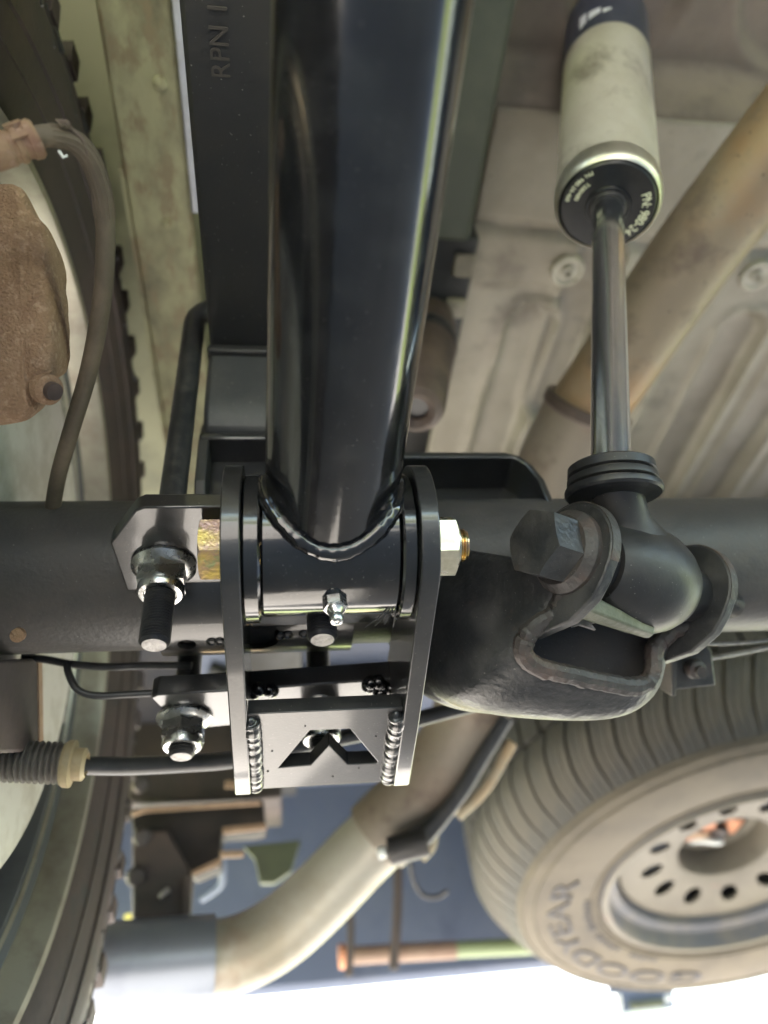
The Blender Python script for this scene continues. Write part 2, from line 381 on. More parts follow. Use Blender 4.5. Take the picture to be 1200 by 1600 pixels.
# long green-grey beam beside the bed shield, with the slotted body mount at its end
beam = thing('body_beam', (.185, .0, .86), 'dark green-grey lengthwise beam just left of the dusty bed floor', 'beam')
bm = BM(); add_box(bm, (.150, -1.2, .835), (.196, .372, .90)); obj('beam_box', bm, green_beam, beam, bevel=.006)
mnt = thing('slotted_mount', (.18, .45, .85), 'dark body mount with two square slots beside the bed floor edge', 'mount')
bm = BM(); add_box(bm, (.128, .375, .852), (.2105, .62, .90)); o = obj('mount_plate', bm, dark_under, mnt, bevel=.003)
for y0, y1 in ((.392, .418), (.446, .470)):
    bm = BM(); add_box(bm, (.186, y0, .845), (.208, y1, .8518)); obj('slot_rung', bm, shield_m, mnt, bevel=.002)
bump = thing('bump_stop', (0.1410, 0.4400, 0.6921), 'brown rubber bump stop with a hole in its end half hidden behind the black bar', 'bump stop')
c0, c1 = V((0.1241, 0.4400, 0.6491)), V((0.1688, 0.4700, 0.8412))
F = basis(c0, c1 - c0); L = (c1 - c0).length
bm = BM(); add_lathe(bm, [(.0115, .006), (.0115, 0), (.018, -.004), (.0245, 0), (.0275, .010), (.0295, L * .35), (.032, L * .6), (.032, L * .8), (.027, L)], F, 36); obj('rubber_body', bm, brown_rub, bump)
bm = BM(); add_lathe(bm, [(.0318, L * .62), (.0335, L * .64), (.0335, L * .72), (.0318, L * .74)], F, 36, closed=True); obj('steel_band', bm, dark_steel, bump)
bm = BM(); add_lathe(bm, [(.0001, .005), (.0114, .005), (.0114, .03), (.0001, .03)], F, 24, cap=False); obj('end_hole', bm, cable_blk, bump)

# ================================================================== REAR AXLE
AY, AZ, AR = .402, .434, .049
axle = thing('rear_axle', (.1, AY, AZ), 'thick black axle tube running across the whole picture with light rust stains', 'axle')
FX = Mx(((0, 0, 1, 0), (1, 0, 0, AY), (0, 1, 0, AZ), (0, 0, 0, 1)))          # lathe axis along +X
bm = BM(); add_lathe(bm, [(AR, -.33), (AR, -.1), (AR, .2), (AR, .85)], FX, 72); obj('axle_tube', bm, axle_black, axle)
bm = BM(); add_lathe(bm, [(AR + .0006, -.318), (.058, -.316), (.062, -.31), (.062, -.288), (.055, -.283), (AR + .0006, -.281)], FX, 48); obj('axle_flange', bm, axle_black, axle)
# small cast dimple on the tube
bm = BM(); c = (-0.1493, 0.3760, 0.3730); add_lathe(bm, [(.004, -.003), (.004, .0006), (.0028, .0012), (.0001, .0012)], basis(c, (0, -.7, -.7)), 16); obj('plug', bm, rust, axle)

# shock mount: a stamped steel channel welded to the tube; ears left and right, bowl below
mount = None
BA = V((.8848, .4613, .0655)).normalized()          # shock bolt direction
BB = V((BA.y, -BA.x, 0)).normalized()                      # towards the open (front) side
E0 = V((.2041, .32785, .37205))                     # eye centre
front = [(0.1471, 0.3053, 0.3637), (0.1518, 0.3169, 0.3528), (0.1483, 0.3266, 0.3456), (0.1382, 0.3331, 0.3419), (0.1322, 0.3393, 0.3378), (0.1310, 0.3459, 0.3321), (0.1401, 0.3535, 0.3277), (0.1593, 0.3608, 0.3262), (0.1807, 0.3686, 0.3251),
         (0.2028, 0.3757, 0.3247), (0.2141, 0.3762, 0.3278), (0.2190, 0.3731, 0.3349), (0.2210, 0.3686, 0.3440), (0.2288, 0.3662, 0.3512), (0.2438, 0.3622, 0.3587), (0.2591, 0.3583, 0.3674), (0.2692, 0.3522, 0.3798)]
back = [(.072, .470), (.070, .430), (.0715, .400), (.076, .375), (.082, .357), (.090, .346), (.104, .338), (.125, .334), (.150, .332), (.175, .332), (.198, .333), (.215, .336),
        (.232, .345), (.247, .362), (.256, .385), (.262, .41), (.264, .44)]
rows = []
NR = 12
for i, (f, (bx, bz)) in enumerate(zip(front, back)):
    f = V(f); k = V((bx, .415 if 3 <= i <= 13 else .405, bz)); row = []
    for j in range(NR + 1):
        t = j / NR
        bul = math.sin(math.pi * min(t * 1.15, 1)) * (.010 if 4 <= i <= 12 else .004)
        e = t ** .8
        p = f.lerp(k, e) + V((-.3 if i < 6 else (.3 if i > 11 else 0), 0, -1 if 4 <= i <= 12 else 0)) * bul
        row.append(p)
    if 3 <= i <= 13:                                    # the bowl closes upwards against the back of the tube
        e_ = row[-1]; row += [e_.lerp(V((bx, .434, .401)), u_) + V((0, .012 * math.sin(math.pi * u_), -.002)) for u_ in (.25, .5, .75, 1.0)]
    else:
        e_ = row[-1]; row += [e_.lerp(V((bx, .425, max(bz, .392))), u_) for u_ in (.25, .5, .75, 1.0)]
    rows.append(row)
bm = BM(); vv = [[bm.verts.new(p) for p in r] for r in rows]
for i in range(len(rows) - 1):
    for j in range(NR + 4): bm.faces.new((vv[i][j], vv[i + 1][j], vv[i + 1][j + 1], vv[i][j + 1]))
mount = obj('shock_mount', bm, mount_black, axle, angle=70)
s = mount.modifiers.new('thick', 'SOLIDIFY'); s.thickness = .0075; s.offset = 0; s.use_even_offset = False
s = mount.modifiers.new('smooth', 'SUBSURF'); s.levels = 2; s.render_levels = 2
# torn rough edge round the mouth of the channel
ed = smooth_path([V(p) + BB * .001 for p in front[1:16]], 10)
bm = BM(); rr = [.0056 + .0009 * NZ.noise(V((i * .35, 2, 5))) for i in range(len(ed))]
add_sweep(bm, [p + V((0, 0, .0008 * NZ.noise(V((i * .5, 8, 1))))) for i, p in enumerate(ed)], rr, 10); obj('mouth_edge', bm, raw_edge, mount)
for sgn, off in ((-1, -.0550), (1, .0490)):
    # ear: a rounded lug plate square to the bolt
    F = Mx(((BB.x, 0, BA.x, (E0 + BA * off).x), (BB.y, 0, BA.y, (E0 + BA * off).y), (BB.z, 1, BA.z, (E0 + BA * off).z), (0, 0, 0, 1)))
    pl = [(.0295 * math.cos(R(a)), .0295 * math.sin(R(a))) for a in range(-44, 186, 6)] + [(-.034, -.012), (-.042, -.030), (-.014, -.036), (.004, -.033), (.014, -.027)]
    bm = BM(); add_prism(bm, pl, 0, .0075, F); obj('ear', bm, mount_black, mount, bevel=.0012)
    pl2 = [(.0299 * math.cos(R(a)), .0299 * math.sin(R(a))) for a in range(-42, 150, 6)]
    pl3 = [(.0286 * math.cos(R(a)), .0286 * math.sin(R(a))) for a in range(149, -43, -6)]
    bm = BM(); add_prism(bm, pl2 + pl3, .0006, .0069, F); obj('ear_edge', bm, raw_edge, mount)
# half-round retainer bar across the mouth, with a torn paint patch beside it
a0, a1 = V((0.1576, 0.3127, 0.3441)), V((0.2030, 0.3342, 0.3379))
d = (a1 - a0); F = basis(a0, d, (0, .3, -1)); L = d.length
bm = BM(); add_prism(bm, [(.0075, -.0065), (.0095, 0), (.0075, .0065), (0, .0085), (-.004, .004), (-.004, -.004), (0, -.0085)], -.002, L, F)
for vtx in bm.verts:
    l = F.inverted() @ vtx.co; k = 1 - .45 * max(0, l.z / L); vtx.co = F @ V((l.x * k, l.y * k, l.z))
obj('retainer_bar', bm, mat('olive_bar_paint', (.10, .11, .075), .5, c2=(.16, .165, .12), ns=60, bump=.3, bs=300), mount, bevel=.001)
bm = BM(); F2 = basis(V((0.1626, 0.3270, 0.3437)), (0, -.8, -.3), (1, 0, -.25))
add_prism(bm, [(-.009, .004), (-.004, .006), (.004, .004), (.011, -.001), (.006, -.003), (.009, -.006), (0, -.005), (-.004, -.007), (-.005, -.002)], -.003, 0, F2); obj('scraped_patch', bm, cut_steel, mount)
q = [V((0.1480, 0.3677, 0.3724)), V((0.2340, 0.3743, 0.3622)), V((0.2260, 0.3913, 0.3357)), V((0.1512, 0.3845, 0.3438))]
bm = BM(); fr = [bm.verts.new(p) for p in q]; bk = [bm.verts.new(p + V((.0, .006, .002))) for p in q]
bm.faces.new(fr); bm.faces.new(bk[::-1])
for i in range(4): bm.faces.new((fr[i], bk[i], bk[(i + 1) % 4], fr[(i + 1) % 4]))
obj('added_pocket_plate', bm, axle_black, mount)  # added plate that catches ambient light inside the dark pocket
# stamped slots on the bowl's left wall
for c in [(0.1063, 0.3864, 0.3555), (0.1144, 0.3867, 0.3536)]:
    bm = BM(); add_lathe(bm, [(.0022, -.004), (.0022, .0), (.0001, .0)], basis(c, (-.35, -.9, -.2)) @ Mx.Diagonal((.6, 2.2, 1, 1)), 14); obj('stamped_slot', bm, cable_blk, mount)

# shock bolt: head with flange washer left, threaded end right
sb = thing('shock_bolt', E0, 'large dark hex bolt through the clevis that holds the lower eye of the shock', 'bolt')
F = basis(E0, BA, (0, 0, 1))
bm = BM(); add_lathe(bm, [(.0075, -.07), (.0075, .0555)], F, 24); add_lathe(bm, thread_prof(.0078, .0555, .0990, .0019, .0011) + [(.006, .1005)], F, 24); obj('shank', bm, dark_steel, sb)
bm = BM(); add_hex(bm, .0335, -.0830, -.0640, F, rot=R(12), chamfer=(True, False)); obj('bolt_head', bm, mount_black, sb)
bm = BM(); add_lathe(bm, [(.0085, -.0552), (.0235, -.0552), (.0235, -.0590), (.0195, -.0642), (.0085, -.0642)], F, 40); obj('flange_washer', bm, raw_edge, sb)
bm = BM(); add_lathe(bm, [(.0085, .0570), (.0150, .0570), (.0150, .0700), (.0130, .0715), (.0085, .0715)], F, 32); obj('lock_nut', bm, dark_steel, sb)

# ================================================================== SHOCK ABSORBER
SA, SB_ = V((0.1882, 0.2782, 0.4235)), V((0.2502, 0.2417, 0.6671))
SU = (SB_ - SA).normalized()
shock = thing('shock_absorber', SA, 'silver shock absorber with chrome rod and black end cap right of the glossy tube', 'shock absorber')
FS = basis(SA, SU, (1, 0, 0)); LS = (SB_ - SA).length
bm = BM(); add_lathe(bm, [(.01135, -.03), (.01135, LS + .04)], FS, 48); obj('piston_rod', bm, chrome, shock)
H0 = LS - .012                                  # lower face of the body
bm = BM(); add_lathe(bm, [(.0372, H0 + .002), (.0395, H0 + .0045), (.0402, H0 + .009), (.0402, H0 + .020), (.0392, H0 + .023)], FS, 72, cap=False); obj('body_lip', bm, lip_alu, shock)
bm = BM(); add_lathe(bm, [(.0388, H0 + .0215), (.0390, H0 + .026), (.0390, H0 + .232)], FS, 72); obj('body_tube', bm, rod_alu, shock)
bm = BM(); add_lathe(bm, [(.0393, H0 + .222), (.0395, H0 + .2235), (.0395, H0 + .30), (.03, H0 + .31)], FS, 72, cap=False); wrap = obj('decal_wrap', bm, navy_wrap, shock)
cap_bm = BM(); add_lathe(cap_bm, [(.0125, H0 + .012), (.0125, H0 + .0005), (.0140, H0 - .0008), (.0165, H0 - .0008), (.0172, H0 + .0006), (.0345, H0 + .0006), (.0362, H0 + .0022), (.0368, H0 + .005), (.0368, H0 + .012)], FS, 72, cap=False)
capo = obj('end_cap', cap_bm, cap_black, shock)
bm = BM(); add_lathe(bm, [(.0114, H0 + .004), (.0114, H0 - .002), (.0128, H0 - .0022), (.0138, H0 - .001), (.0138, H0 + .004)], FS, 40, cap=False); obj('rod_seal', bm, rubber, shock)
FCAP = basis(SA + SU * (H0 + .0003), -SU, (1, 0, 0))
obj('cap_lettering', text_mesh('PN: 980-24-460', .0098, .0004, FCAP, (.0278, R(36.5), 1.0), wide=.82), lime_print, capo, smooth=False)
obj('cap_lettering', text_mesh('PN: 980-24-460', .0046, .0004, FCAP, (.0312, R(129.4), -1.0)), lime_print, capo, smooth=False)
obj('cap_lettering', text_mesh('T580480', .0046, .0004, FCAP, (.0250, R(141.8), -1.0)), lime_print, capo, smooth=False)
# printed white strokes on the wrap at the very top
for a0_, a1_, h0_, h1_ in ((227.0, 227.0+16, .2385, .255), (227.0+19, 227.0+30, .241, .250), (227.0-13, 227.0-3, .232, .258)):
    bm = BM(); q = []
    for k in range(7):
        a = R(a0_ + (a1_ - a0_) * k / 6); q.append((bm.verts.new(FS @ V((.0398 * math.cos(a), .0398 * math.sin(a), H0 + h0_ + .006 * k / 6))), bm.verts.new(FS @ V((.0398 * math.cos(a), .0398 * math.sin(a), H0 + h1_)))))
    for x, y in zip(q, q[1:]): bm.faces.new((x[0], y[0], y[1], x[1]))
    obj('wrap_print', bm, white_print, wrap)
# bump cup stack, neck, eye (the stack sits square to the neck)
FC = basis(SA - SU * .0115, (SU * .55 + (SA - E0).normalized() * .45), (1, 0, 0))
bm = BM()
add_lathe(bm, [(.0115, .0010), (.0222, .0010), (.0240, -.0006), (.0246, -.0066), (.0240, -.0072), (.0226, -.0078), (.0226, -.0086), (.0246, -.0092), (.0250, -.0100), (.0252, -.0140), (.0246, -.0147), (.0232, -.0152), (.0232, -.0160), (.0252, -.0166), (.0264, -.0176), (.0266, -.0215), (.0248, -.0228), (.0165, -.0232)], FC @ Mx.Diagonal((1, 1, .78, 1)), 64)
obj('bump_cup', bm, rubber, shock)
bm = BM(); add_lathe(bm, [(.0250, -.0168), (.0266, -.0172), (.0269, -.0182), (.0269, -.0212), (.0256, -.0228), (.0246, -.0227)], FC @ Mx.Diagonal((1, 1, .78, 1)), 64, cap=False); obj('cup_band', bm, dark_steel, shock)
NA = SA - SU * .0150; nd = E0 - V((0, 0, .003)) - NA; ln = nd.length
bm = BM(); add_lathe(bm, [(.0146, .0), (.0150, ln - .040), (.0156, ln - .035), (.0185, ln - .029), (.0235, ln - .020), (.02, ln - .004)], basis(NA, nd, (1, 0, 0)), 48); obj('eye_neck', bm, rubber, shock)
bm = BM(); FE = basis(E0 - V((0, 0, .0035)), BA, (0, 0, 1))
add_lathe(bm, [(.0165, -.0370), (.0215, -.0370), (.0250, -.0320), (.0285, -.0220), (.0312, -.0100), (.0320, .0000), (.0311, .0095), (.0282, .0190), (.0245, .0265), (.0195, .0310), (.0165, .0310)], FE, 56); obj('lower_eye', bm, rubber, shock)
for h0_, h1_ in ((-.0535, -.0365), (.0485, .0305)):
    bm = BM(); add_lathe(bm, [(.009, h0_), (.0165, h0_), (.0185, h1_), (.009, h1_)], FE, 36); obj('eye_bushing', bm, dark_steel, shock)

# ================================================================== TRACTION BAR
SX0, SX1, SY, SZ, SR = -.0105, .0595, .3114, .3819, .0365
TR = .0346
tb = thing('traction_bar', (.0245, SY, SZ), 'big glossy black steel tube welded to a cross sleeve between the bracket plates', 'traction bar')
S0 = V((.0245, SY + .0052, SZ + .0042)); T1 = V((0.0324, 0.0706, 0.4295)); TD = (T1 - S0).normalized()     # the bar meets the sleeve a little above and behind its axis
FSL = Mx(((0, 0, 1, 0), (1, 0, 0, SY), (0, 1, 0, SZ), (0, 0, 0, 1)))
bm = BM(); add_lathe(bm, [(.02, SX0), (SR - .001, SX0), (SR, SX0 + .001), (SR, SX1 - .001), (SR - .001, SX1), (.02, SX1)], FSL, 72); obj('sleeve', bm, gloss_black, tb)
FT = basis(S0, TD, (1, 0, 0)); TX = FT.to_3x3() @ V((1, 0, 0)); TY = FT.to_3x3() @ V((0, 1, 0))
bm = BM(); add_lathe(bm, [(TR, .008), (TR, .2), (TR, .5), (TR, 1.35)], FT, 96); obj('bar_tube', bm, gloss_black, tb, angle=60)
seam = []
for k in range(0, 121):
    a = 2 * math.pi * k / 120
    base = S0 + TX * TR * math.cos(a) + TY * TR * math.sin(a)
    lo_, hi_ = 0.0, .06
    for _ in range(30):
        md = (lo_ + hi_) / 2; p = base + TD * md
        if math.hypot(p.y - SY, p.z - SZ) < SR + .0004: lo_ = md
        else: hi_ = md
    seam.append(base + TD * hi_ + (TX * math.cos(a) + TY * math.sin(a)) * .0003)
bm = BM(); q = seam[:-1]
rr = [.0044 * (1 + .05 * math.sin(i * 1.9) + .22 * NZ.noise(V((i * .16, 4, 4)))) for i in range(121)]
add_sweep(bm, seam, rr, 12); obj('weld_bead', bm, gloss_black, tb, angle=80)
gf = thing('grease_fitting', (.0245, SY, SZ - SR), 'small silver grease nipple screwed into the underside of the glossy cross sleeve', 'grease fitting')
F = basis(V((.0262, SY - .0015, SZ - SR + .0002)), (0.03, -.10, -1), (1, 0, 0))
bm = BM(); add_hex(bm, .0108, -.001, .0055, F, rot=R(10), chamfer=(False, True)); obj('fitting_hex', bm, zinc, gf)
bm = BM(); add_lathe(bm, [(.0044, .0054), (.0046, .0064), (.0036, .0078), (.0030, .0092), (.0036, .0104), (.0037, .0122), (.0030, .0136), (.0014, .0142), (.0009, .0136), (.0001, .0136)], F, 28); obj('nipple', bm, zinc, gf)

# ================================================================== AXLE BRACKET
br = thing('axle_bracket', (.0245, .38, .34), 'black welded bracket with two side plates and a cut-out emblem plate under the axle', 'bracket')
FYZ = lambda x: Mx(((0, 0, 1, x), (1, 0, 0, 0), (0, 1, 0, 0), (0, 0, 0, 1)))      # poly (y, z), thickness along +X
prof = [(SY + .0445 * math.cos(R(a)), SZ + .0445 * math.sin(R(a))) for a in range(75, 246, 6)]
prof += [(.400, .3155), (.452, .3045), (.4585, .3065), (.470, .374), (.40, .378), (.352, .388)]
for x0, x1 in ((-.0295, -.0200), (.0680, .0777)):
    bm = BM(); add_prism(bm, prof, x0, x1, FYZ(x0) if False else FYZ(0)); obj('side_plate', bm, satin_black, br, bevel=.0007)
for x0, x1 in ((SX0 - .0093, SX0 - .0004), (SX1 + .0004, SX1 + .0082)):
    bm = BM(); add_lathe(bm, [(.012, x0), (.0386, x0), (.0398, x0 + .0012), (.0398, x1 - .0012), (.0386, x1), (.012, x1)], FSL, 56); obj('bushing_flange', bm, gloss_black, br)
# horizontal clamp plates in front of and behind the tube
bm = BM(); add_prism(bm, [(-.072, .2960), (-.0765, .2985), (-.0935, .3250), (-.0915, .372), (-.0865, .3900), (-.0300, .3870), (-.0300, .2960)], .398, .408, Mx.Identity(4)); obj('clamp_plate', bm, satin_black, br, bevel=.001)
bm = BM(); add_prism(bm, [(-.0195, .362), (.0675, .362), (.0675, .386), (-.0195, .386)], .381, .390, Mx.Identity(4)); obj('clamp_plate', bm, satin_black, br, bevel=.001)
bm = BM(); add_prism(bm, [(-.082, .431), (-.0775, .4275), (-.0300, .426), (.0785, .4185), (.0785, .465), (-.030, .4735), (-.0675, .4775)], .3600, .3735, Mx.Identity(4)); obj('clamp_plate', bm, satin_black, br, bevel=.001)
# emblem plate: bottom gusset with the emblem cut through
EP0, EP1 = V((.0243, .3852, .3232)), V((.0243, .4646, .3118))
ey = (EP1 - EP0).normalized(); en = V((1, 0, 0)).cross(ey); FE_ = Mx(((1, ey.x, en.x, EP0.x), (0, ey.y, en.y, EP0.y), (0, ey.z, en.z, EP0.z), (0, 0, 0, 1)))
bm = BM(); L = (EP1 - EP0).length; add_prism(bm, [(-.0441, 0), (.0436, 0), (.0436, L), (-.0441, L)], .0, .0095, FE_); ep = obj('emblem_plate', bm, satin_black, br)
c1 = BM(); add_prism(c1, [(-0.0277, 0.0569), (-0.0093, 0.0188), (0.0141, 0.0192), (0.0335, 0.0562), (0.0322, 0.0581), (0.0148, 0.0573), (0.0025, 0.0349), (-0.0080, 0.0558)], -.01, .02, FE_)
cut(ep, [c1])
b = ep.modifiers.new('bevel', 'BEVEL'); b.width = .0005; b.segments = 2; b.limit_method = 'ANGLE'; b.angle_limit = R(40)
for u0, v0, rr_ in ((-.031, .038, .0007), (.030, .028, .0008), (-.034, .060, .0009), (.006, .070, .0008), (-.012, .014, .0006), (.022, .062, .0006)):
    bm = BM(); add_lathe(bm, [(rr_, -.0008), (rr_ * .8, .0004), (rr_ * .3, .0007), (.00002, .0007)], FE_ @ Mx.Translation((u0, v0, 0)) @ Mx.Rotation(math.pi, 4, 'X'), 10); obj('paint_nib', bm, satin_black, ep)
for x in (-.0418, .0411):
    s = -1 if x < 0 else 1
    bm = BM(); pts = [FE_ @ V((x, .004 + .074 * k / 20, -.0012)) for k in range(21)]
    add_bead(bm, pts, .0052, .0030, .07, 14, jitter=.20); obj('weld_bead', bm, satin_black, br, angle=80)
# saddle under the tube, with its holes
bm = BM(); pl = []
for k in range(0, 41): a = R(196 + 148 * k / 40); pl.append((AY + (AR + .0044) * math.cos(a), AZ + (AR + .0044) * math.sin(a)))
for k in range(40, -1, -1): a = R(196 + 148 * k / 40); pl.append((AY + (AR + .0005) * math.cos(a), AZ + (AR + .0005) * math.sin(a)))
add_prism(bm, pl, -.0760, .0440, FYZ(0)); sad = obj('axle_saddle', bm, satin_black, br)
cutters = []
for c, rh in zip([(-0.0589, 0.4041, 0.3747), (-0.0164, 0.3975, 0.3732), (0.0256, 0.3942, 0.3682)], (.0058, .0148, .0058)):
    c = V(c); dirv = V((0, c.y - AY, c.z - AZ)).normalized(); k = BM()
    add_lathe(k, [(rh, -.02), (rh, .02)], basis(V((c.x, AY, AZ)) + dirv * (AR + .003), dirv), 32); cutters.append(k)
cut(sad, cutters)
for c in [(-0.0435, 0.4008, 0.3721), (-0.0388, 0.4006, 0.3714), (-0.0016, 0.3956, 0.3692), (0.0030, 0.3949, 0.3690), (0.0131, 0.3942, 0.3678)]:
    c = V(c); dirv = V((0, c.y - AY, c.z - AZ)).normalized()
    bm = BM(); add_lathe(bm, [(.0036, -.002), (.0036, .0006), (.0026, .0012), (.0016, .0002), (.0001, .0002)], basis(V((c.x, AY, AZ)) + dirv * (AR + .0044), dirv), 18); obj('stamped_ring', bm, satin_black, sad)
# weld gobs where the plates meet the rear clamp plate
for (x, y, z) in ((-.0135, .426, .3590), (.0610, .421, .3585), (.0650, .428, .3570)):
    bm = BM()
    for k in range(5):
        bmesh.ops.create_icosphere(bm, subdivisions=2, radius=.0038 + .0018 * random.random(), matrix=Mx.Translation((x + random.uniform(-.007, .007), y + random.uniform(-.002, .003), z + random.uniform(-.001, .002))))
    obj('weld_gob', bm, gloss_black, br, angle=180)

# through bolt of the bracket
bb = thing('bracket_bolt', (.0245, SY, SZ), 'yellow zinc hex bolt through the bracket with a pale locknut at its right', 'bolt')
bm = BM(); add_lathe(bm, [(.0093, -.035), (.0093, .082)], FSL, 28); add_lathe(bm, thread_prof(.0094, .082, .1005, .0018, .0010) + [(.0082, .1015)], FSL, 28); obj('bolt_shank', bm, yellow_zinc, bb)
bm = BM(); add_hex(bm, .0312, -.0430, -.0310, FSL, rot=R(-139.0), chamfer=(True, False)); add_lathe(bm, [(.0155, -.0312), (.0155, -.0297)], FSL, 40); obj('bolt_head', bm, yellow_zinc, bb)
bm = BM(); add_hex(bm, .0305, .0780, .0945, FSL, rot=R(-133.0), chamfer=(False, True)); obj('locknut', bm, pale_zinc, bb)
bm = BM(); add_lathe(bm, [(.0098, .0940), (.0122, .0940), (.0118, .0962), (.0098, .0966)], FSL, 40); obj('nylon_collar', bm, pale_zinc, bb)
# bristle of torn paint under the right end of the sleeve
bm = BM()
for k in range(4):
    a = V((.0555 + .001 * k, SY + .005, SZ - SR + .001)); bpt = a + V((-.012 + .004 * k, .012 + random.uniform(-.004, .004), -.003 - .001 * random.random()))
    add_sweep(bm, [a, a.lerp(bpt, .5) + V((0, 0, -.001)), bpt], [.0005, .0004, .0002], 6)
bmo = obj('paint_thread', bm, cable_blk, tb)

# ================================================================== U-BOLTS
def u_bolt(y, zplate, zend, XL, label):
    XR, RR = XL + .0885, .0083
    u = thing('u_bolt', (XL, y, zplate), label, 'u-bolt', 'u-bolts clamping the spring to the axle')
    top = .668; pts = [(XL, y, zend), (XL, y, .45)] + [(XL, y, .62)]
    arc = [((XL + XR) / 2 - (XR - XL) / 2 * math.cos(math.pi * k / 14), y, top - .03 + .03 * math.sin(math.pi * k / 14)) for k in range(15)]
    bm = BM(); add_sweep(bm, [(XL, y, zend + .08)] + [(XL, y, .55)] + arc + [(XR, y, .55), (XR, y, zend + .08)], RR, 20, up=(0, 1, 0)); obj('rod', bm, dark_steel if y < .4 else dark_steel, u)
    for x in (XL, XR):
        F = basis((x, y, zend), (0, 0, 1), (1, 0, 0))
        bm = BM(); add_lathe(bm, [(.0001, .0), (.0066, .0), (.0079, .0016)] + thread_prof(RR, .0017, .079, .0017, .0009), F, 30, cap=False); th = obj('thread', bm, dark_steel, u)
        bm = BM(); add_lathe(bm, [(.0001, -.0002), (.0063, -.0002), (.0063, .0002)], F, 26, cap=False); obj('rod_end', bm, cut_steel, th)
        FN_ = basis((x, y, zplate), (0, 0, -1), (1, 0, 0))
        bm = BM(); add_lathe(bm, [(.0088, .0003), (.0180, .0003), (.0182, .0022), (.0160, .0042), (.0132, .0056), (.0088, .0056)], FN_, 48); wa = obj('flange', bm, zinc, u)
        bm = BM(); add_hex(bm, .0252, .0050, .0165, FN_, rot=R(30), chamfer=(False, True)); nu = obj('nut', bm, zinc, u)
        bm = BM(); add_lathe(bm, [(.0086, .0160), (.0128, .0160), (.0130, .0192), (.0118, .0212), (.0092, .0214), (.0086, .0206)], FN_, 44); obj('crimped_collar', bm, zinc, nu)
    return u
u_bolt(.3450, .3980, .3445, -.0672, 'front u-bolt with shiny nut hanging before the axle tube, left of the bracket')
u_bolt(.4590, .3600, .3330, -.0640, 'rear u-bolt whose shadowed nut hangs below the rear clamp plate')

# ================================================================== LEAF SPRING, BLOCK AND PERCH
ls = thing('leaf_spring', (-.014, .2, .61), 'wide flat black leaf spring above the glossy tube, stamped RPN 1 on its underside', 'leaf spring')
def leaf(z, y0, y1, th, x0=-.0525, x1=.0245):
    bm = BM()
    n = 24; A, B = [], []
    for k in range(n + 1):
        y = y0 + (y1 - y0) * k / n; zz = z + .055 * (max(0, abs(y - .39) - .08)) ** 1.6
        A.append((y, zz)); B.append((y, zz + th))
    add_prism(bm, A + B[::-1], x0, x1, FYZ(0)); return bm
obj('leaf', leaf(.598, -.28, 1.02, .0155), leaf_black, ls, bevel=.003)
obj('leaf', leaf(.6145, -.62, 1.35, .0115), leaf_black, ls, bevel=.003)
obj('leaf', leaf(.6270, -1.0, 1.45, .0115), leaf_black, ls, bevel=.003)
F = Mx(((0, -1, 0, .5), (-1, 0, 0, .1), (0, 0, -1, .5), (0, 0, 0, 1)))
FR = Mx(((0, -1, 0, (-0.0320, 0.1365, 0.6012)[0]), (-1, 0, 0, (-0.0320, 0.1365, 0.6012)[1]), (0, 0, -1, (-0.0320, 0.1365, 0.6012)[2]), (0, 0, 0, 1)))
tm = text_mesh('RPN 1', .0155, .0016, FR, wide=.92)
to = obj('stamped_lettering', tm, mat('dusty_stamp', (.058, .052, .046), .7), ls, smooth=False)
b = to.modifiers.new('bevel', 'BEVEL'); b.width = .0005; b.segments = 2; b.limit_method = 'ANGLE'
blk = thing('lift_block', (-.014, .40, .55), 'dark grey lift block standing on the axle under the leaf spring, left of the tube', 'block')
bm = BM(); add_prism(bm, [(.3500, .5175), (.3420, .5300), (.3400, .545), (.3400, .5975), (.47, .5975), (.47, .5175)], -.0535, .0255, FYZ(0)); obj('block_body', bm, block_grey, blk, bevel=.004)
bm = BM(); add_prism(bm, [(.3350, .5895), (.3350, .5977), (.475, .5977), (.475, .5895)], -.0540, .0260, FYZ(0)); obj('top_lip', bm, leaf_black, blk, bevel=.002)
pr = thing('spring_perch', (-.014, AY, .50), 'black channel-shaped spring perch on top of the axle tube beneath the grey block', 'perch')
bm = BM(); add_box(bm, (-.0560, .350, .5100), (.0280, .455, .5170)); obj('perch_top', bm, satin_black, pr, bevel=.002)
for x0, x1 in ((-.0560, -.0490), (.0210, .0280)):
    bm = BM(); add_prism(bm, [(.350, .5098), (.350, .470), (.362, .452), (.44, .452), (.455, .47), (.455, .5098)], x0, x1, FYZ(0)); obj('perch_leg', bm, leaf_black, pr, bevel=.001)
bm = BM(); add_box(bm, (-.0487, .372, .470), (.0207, .380, .5097)); obj('perch_web', bm, satin_black, pr)
# bump stop pad right of the bar: an open-ended tray on top of the tube
pad = thing('bump_pad', (.08, AY, .5), 'black tray-shaped landing pad with rounded corner on the axle, right of the tube', 'pad')
zt, zb = .5085, .455
out = [(.070, zb), (.070, zt - .012), (.074, zt - .003), (.082, zt), (.1620, zt), (.172, zt - .004), (.1795, zt - .013), (.1850, zt - .028), (.1865, zb)]
inn = [(x + (.005 if x < .1 else -.005), min(z, zt - .0062)) for x, z in out]
bm = BM(); add_prism(bm, out + inn[::-1], .360, .452, Mx(((1, 0, 0, 0), (0, 0, 1, 0), (0, 1, 0, 0), (0, 0, 0, 1)))); obj('pad_shell', bm, satin_black, pad, bevel=.0012)
bm = BM(); add_box(bm, (.0755, .392, .457), (.1805, .399, .5020)); obj('pad_web', bm, satin_black, pad)

